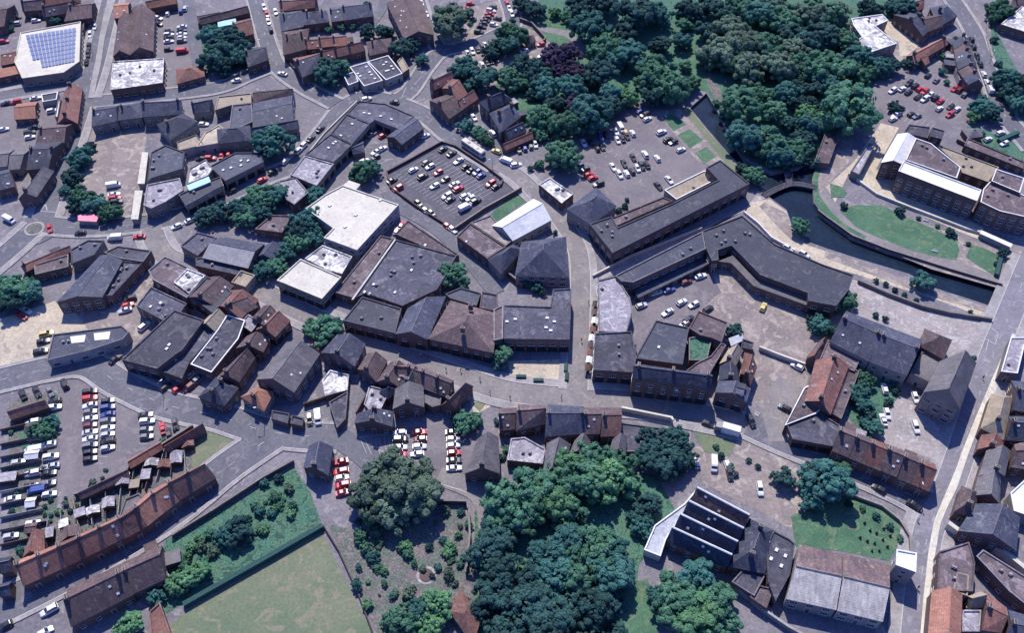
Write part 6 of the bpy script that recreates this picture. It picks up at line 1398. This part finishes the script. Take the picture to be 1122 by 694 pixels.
# the Y shaped footbridge over the river
rt = empty('footbridge', W(865, 203), 'dark Y shaped footbridge over the river beside the lawns', 'footbridge'); o = W(865, 203)
for nm, s in (('deck', "836,215 866,202 895,206"), ('deck_branch', "865,203 862,186")):
    P = dense([W(p[0], p[1]) for p in pts('P', s)], 1.5); d = MB(); N = normals(P); zz = .3 if nm == 'deck' else .32
    for i in range(len(P) - 1):
        a, b = P[i] - o, P[i + 1] - o; w_ = 1.3
        d.quad(*[Vector((v.x, v.y, zz)) for v in (a + N[i] * w_, a - N[i] * w_, b - N[i + 1] * w_, b + N[i + 1] * w_)])
        for sg in (1, -1):
            p, q = a + N[i] * sg * w_, b + N[i + 1] * sg * w_
            d.quad(*[Vector(v) for v in ((p.x, p.y, -.1), (q.x, q.y, -.1), (q.x, q.y, zz), (p.x, p.y, zz))])
    link(nm, d.mesh(nm, ['felt']), rt); d = MB()
    for sg in (1, -1):
        for i in range(len(P) - 1):
            p, q = P[i] - o + N[i] * sg * 1.25, P[i + 1] - o + N[i + 1] * sg * 1.25
            d.tube(Vector((p.x, p.y, zz + 1.1)), Vector((q.x, q.y, zz + 1.1)), .05, .05, 5); d.tube(Vector((p.x, p.y, zz)), Vector((p.x, p.y, zz + 1.1)), .04, .04, 4)
    link('railing', d.mesh('railing', ['darkwood']), rt)
# gravestones on the churchyard
rd_ = random.Random(3); gm = MB(); gm.box(-.35, .35, -.09, .09, 0, .75); gm.box(-.25, .25, -.085, .085, .75, .95); gm.box(-.4, .4, -.2, .2, 0, .12); GM = gm.mesh('gravestone', ['darkwood'])
for k, (x, y) in enumerate(((947, 574), (953, 582), (960, 585), (967, 592), (958, 596), (972, 600), (950, 594), (963, 604), (942, 590), (975, 588), (955, 604), (968, 580))):
    c = W(x, y); o = link('gravestone', GM, None, (c.x, c.y, gz(c.x, c.y)), R(25 + rd_.uniform(-30, 30))); thing(o, 'dark gravestone on the churchyard grass', 'gravestone', 'gravestones on the churchyard grass')
# round flower bed of the walled garden
c = W(467, 631); d = MB(); P = [Vector((math.cos(a), math.sin(a), 0)) * 2.6 for a in [k * math.pi / 12 for k in range(24)]]
rt = empty('flower_bed', c, 'round brown flower bed ringed by a pale edge in the walled garden', 'flower bed')
d.prism(P, .0, .12); link('edging', d.mesh('edging', ['paleplaza']), rt); d = MB(); d.prism([p * .7 for p in P], .125, .3); link('soil_bed', d.mesh('soil_bed', ['brick']), rt)
# benches on the lawns
bm = MB(); bm.box(-.9, .9, -.25, .25, .4, .46); BS = bm.mesh('seat', ['white']); bm = MB(); bm.box(-.9, .9, .22, .28, .55, .9); BB = bm.mesh('backrest', ['white']); bm = MB(); bm.box(-.05, .05, -.22, .22, 0, .4); BG = bm.mesh('leg', ['white'])
for x, y, lab in ((1024, 276, 'lower middle of the canal lawn'), (1014, 242, 'upper border of the canal lawn'), (1058, 268, 'path between the two lawns')):
    c = W(x, y); rt = empty('park_bench', (c.x, c.y, gz(c.x, c.y)), 'white bench at the ' + lab, 'bench', 'benches on the lawns', R(-20)); link('seat', BS, rt); link('backrest', BB, rt)
    for s_ in (-.7, .7): link('leg', BG, rt, (s_, 0, 0))
# people on the pedestrian streets
def person_mesh():
    J = [(0, 0, .92, .15), (0, 0, 1.15, .14), (0, 0, 1.38, .16), (0, 0, 1.50, .06), (0, .01, 1.63, .10), (0, .01, 1.72, .08)]
    E = [(0, 1), (1, 2), (2, 3), (3, 4), (4, 5)]
    for s_ in (1, -1):
        k = len(J); J += [(s_ * .10, 0, .86, .10), (s_ * .11, s_ * .10, .48, .065), (s_ * .11, s_ * .16, .07, .045), (s_ * .11, s_ * .16 + .13, .03, .035)]; E += [(0, k), (k, k + 1), (k + 1, k + 2), (k + 2, k + 3)]
        k = len(J); J += [(s_ * .20, 0, 1.40, .065), (s_ * .25, -s_ * .08, 1.13, .045), (s_ * .25, -s_ * .10 + .08, .90, .035), (s_ * .25, -s_ * .10 + .11, .80, .03)]; E += [(2, k), (k, k + 1), (k + 1, k + 2), (k + 2, k + 3)]
    me = bpy.data.meshes.new('person'); me.from_pydata([j[:3] for j in J], E, []); ob = bpy.data.objects.new('person_src', me); COL.objects.link(ob)
    md = ob.modifiers.new('s', 'SKIN'); 
    for v, j in zip(me.skin_vertices[0].data if me.skin_vertices else [], J): v.radius = (j[3], j[3])
    if me.skin_vertices: me.skin_vertices[0].data[0].use_root = True
    sb = ob.modifiers.new('u', 'SUBSURF'); sb.levels = 1
    bpy.context.view_layer.update(); out = bpy.data.meshes.new_from_object(ob.evaluated_get(bpy.context.evaluated_depsgraph_get())); bpy.data.objects.remove(ob); return out
try:
    PM = person_mesh(); vs_ = []
    for i, (top, leg) in enumerate((('carpaint_red', 'carpaint_black'), ('frame', 'carpaint_blue'), ('carpaint_black', 'darkwood'), ('carpaint_blue', 'tan'))):
        m_ = PM.copy(); m_.materials.clear(); [m_.materials.append(MATS[q]) for q in ('skin', top, leg)]
        for f in m_.polygons:
            z = f.center.z; x = abs(f.center.x); f.material_index = 0 if (z > 1.5 or (x > .2 and z < 1.0 and z > .75)) else (1 if z > .92 else 2)
        vs_.append(m_)
    hm = MB(); hm.tube(Vector((0, -.02, 1.68)), Vector((0, -.02, 1.80)), .11, .06, 8); hm.tube(Vector((0, -.06, 1.55)), Vector((0, -.05, 1.70)), .08, .11, 8); HM = hm.mesh('hair', ['hair'])
    col = ('red', 'white', 'black', 'blue'); where = [
        (461, 391, 1, 'at the dark shop fronts, left one'), (469, 392, 0, 'at the dark shop fronts, right one'), (489, 407, 2, 'in the middle of the shopping street bend'), (505, 408, 2, 'in the street left of the pedestrian bend tree'),
        (526, 417, 1, 'in the street just below the pedestrian bend tree'), (590, 396, 2, 'in front of the big square block, left one'), (604, 396, 2, 'in front of the big square block, right one'), (537, 432, 1, 'on the pale paved corner'), (559, 438, 0, 'on the right tip of the paved corner'),
        (615, 437, 2, 'on the high street below the courtyard'), (637, 375, 0, 'going up the lane beside the square block'), (642, 395, 1, 'at the mouth of the lane, in white'), (645, 402, 2, 'at the mouth of the lane, in black'), (632, 250, 3, 'on the curve of the lane beside the slate hall'),
        (645, 333, 2, 'half way up the lane by the gravelled roof'), (1005, 646, 2, 'on the right road near the tower'), (1005, 572, 1, 'on the junction below the right terrace'), (1076, 416, 2, 'on the right road beside the tall grey hall'), (700, 300, 3, 'in the pale alley, left one'), (760, 262, 0, 'in the pale alley, right one')]
    for x, y, v, wl in where:
        c = W(x, y); rt = link('person', vs_[v], None, (c.x, c.y, gz(c.x, c.y)), random.Random(x).uniform(0, 6)); thing(rt, 'person in a %s top ' % col[v] + wl, 'person', 'people on foot'); link('hair', HM, rt)
except Exception as e: print('PERSON FAIL', e)
# stalls and planters along the lane
def stall(x, y, cm, lab):
    c = W(x, y); rt = empty('market_stall', (c.x, c.y, .02), lab, 'market stall', 'market stalls along the lane', R(80)); d = MB(); v = lambda *p: Vector(p)
    d.poly([v(-1.3, -1, 2.1), v(1.3, -1, 2.1), v(1.3, 0, 2.6), v(-1.3, 0, 2.6)]); d.poly([v(1.3, 1, 2.1), v(-1.3, 1, 2.1), v(-1.3, 0, 2.6), v(1.3, 0, 2.6)])
    d.poly([v(-1.3, -1, 1.85), v(1.3, -1, 1.85), v(1.3, -1, 2.1), v(-1.3, -1, 2.1)]); d.poly([v(1.3, 1, 1.85), v(-1.3, 1, 1.85), v(-1.3, 1, 2.1), v(1.3, 1, 2.1)]); link('canopy', d.mesh('canopy', [cm]), rt)
    for sx in (-1.2, 1.2):
        for sy in (-.9, .9): p = MB(); p.tube(v(sx, sy, 0), v(sx, sy, 2.1), .04, .04, 5); link('post', p.mesh('post', ['coping']), rt)
    t = MB(); t.box(-1.1, 1.1, -.4, .4, .75, .85); t.box(-1, -.9, -.3, .3, 0, .75); t.box(.9, 1, -.3, .3, 0, .75); link('counter', t.mesh('counter', ['darkwood']), rt)
for k, (x, y, cm, cn_) in enumerate(((652, 338, 'darkwood', 'dark'), (651, 347, 'brown', 'brown'), (651, 356, 'white', 'white'), (649, 366, 'red', 'red'), (648, 375, 'white', 'white'), (647, 383, 'brown', 'brown'), (646, 391, 'red', 'red'), (645, 399, 'white', 'white'), (644, 408, 'darkwood', 'dark'))):
    stall(x, y, cm, cn_ + ' topped stall, %s from the top along the lane by the gravelled roof' % nth[k])
for x, y, l_ in ((571, 414, 'left side of the paved courtyard'), (590, 418, 'lower middle of the paved courtyard'), (620, 404, 'right side of the paved courtyard, upper one'), (621, 414, 'right side of the paved courtyard, lower one')):
    c = W(x, y); rt = empty('timber_planter', (c.x, c.y, .015), 'brown timber planter on the ' + l_, 'planter', 'planters in the paved courtyard', R(85 if x > 600 else 0)); p = MB(); p.box(-1.6, 1.6, -.6, .6, 0, .6); link('box', p.mesh('box', ['darkwood']), rt); p = MB(); p.box(-1.5, 1.5, -.5, .5, .6, .9); link('planting', p.mesh('planting', ['leafdark']), rt)
# street lamps round the junctions
lm = MB(); lm.tube(Vector((0, 0, 0)), Vector((0, 0, 7.2)), .11, .06, 8); LP = lm.mesh('pole', ['coping']); lm = MB(); lm.tube(Vector((0, 0, 7.2)), Vector((1.2, 0, 7.45)), .05, .04, 6); LA = lm.mesh('arm', ['coping']); lm = MB(); lm.box(1.0, 1.8, -.14, .14, 7.38, 7.52); LH = lm.mesh('lamp_head', ['white'])
for x, y, lab in ((102, 60, 'beside the solar roof'), (284, 60, 'on the street entering at the top'), (395, 120, 'at the tip of the wedge shops'), (540, 190, 'by the curved wall of the walled car park'), (180, 436, 'on the lower left road above the thin garages'), (290, 462, 'at the lower junction'), (742, 446, 'in front of the tall slate shop range'), (1000, 540, 'at the corner below the right terrace'), (1084, 70, 'on the top right road'), (165, 238, 'below the market yard')):
    c = W(x, y); rt = empty('street_lamp', (c.x, c.y, 0), 'thin grey street lamp ' + lab, 'street lamp', 'street lamps', random.Random(x).uniform(0, 6)); link('pole', LP, rt); link('arm', LA, rt); link('lamp_head', LH, rt)
# checks
for P_, h_, r_ in BL:
    for k_ in ('_k', '_wins', '_shop'):
        if k_ in r_: del r_[k_]
seen = {}
for o in ALL:
    l = o['label']; n = len(l.split())
    if l in seen and o.name.split('.')[0] not in ('gravestone',): print('DUP', l)
    seen[l] = 1
    if n > 16 or n < 4: print('LABEL LEN', n, l)
print('things', len(ALL), 'cars', len(CARS), 'trees', len(TREES), 'objects', len(bpy.data.objects))
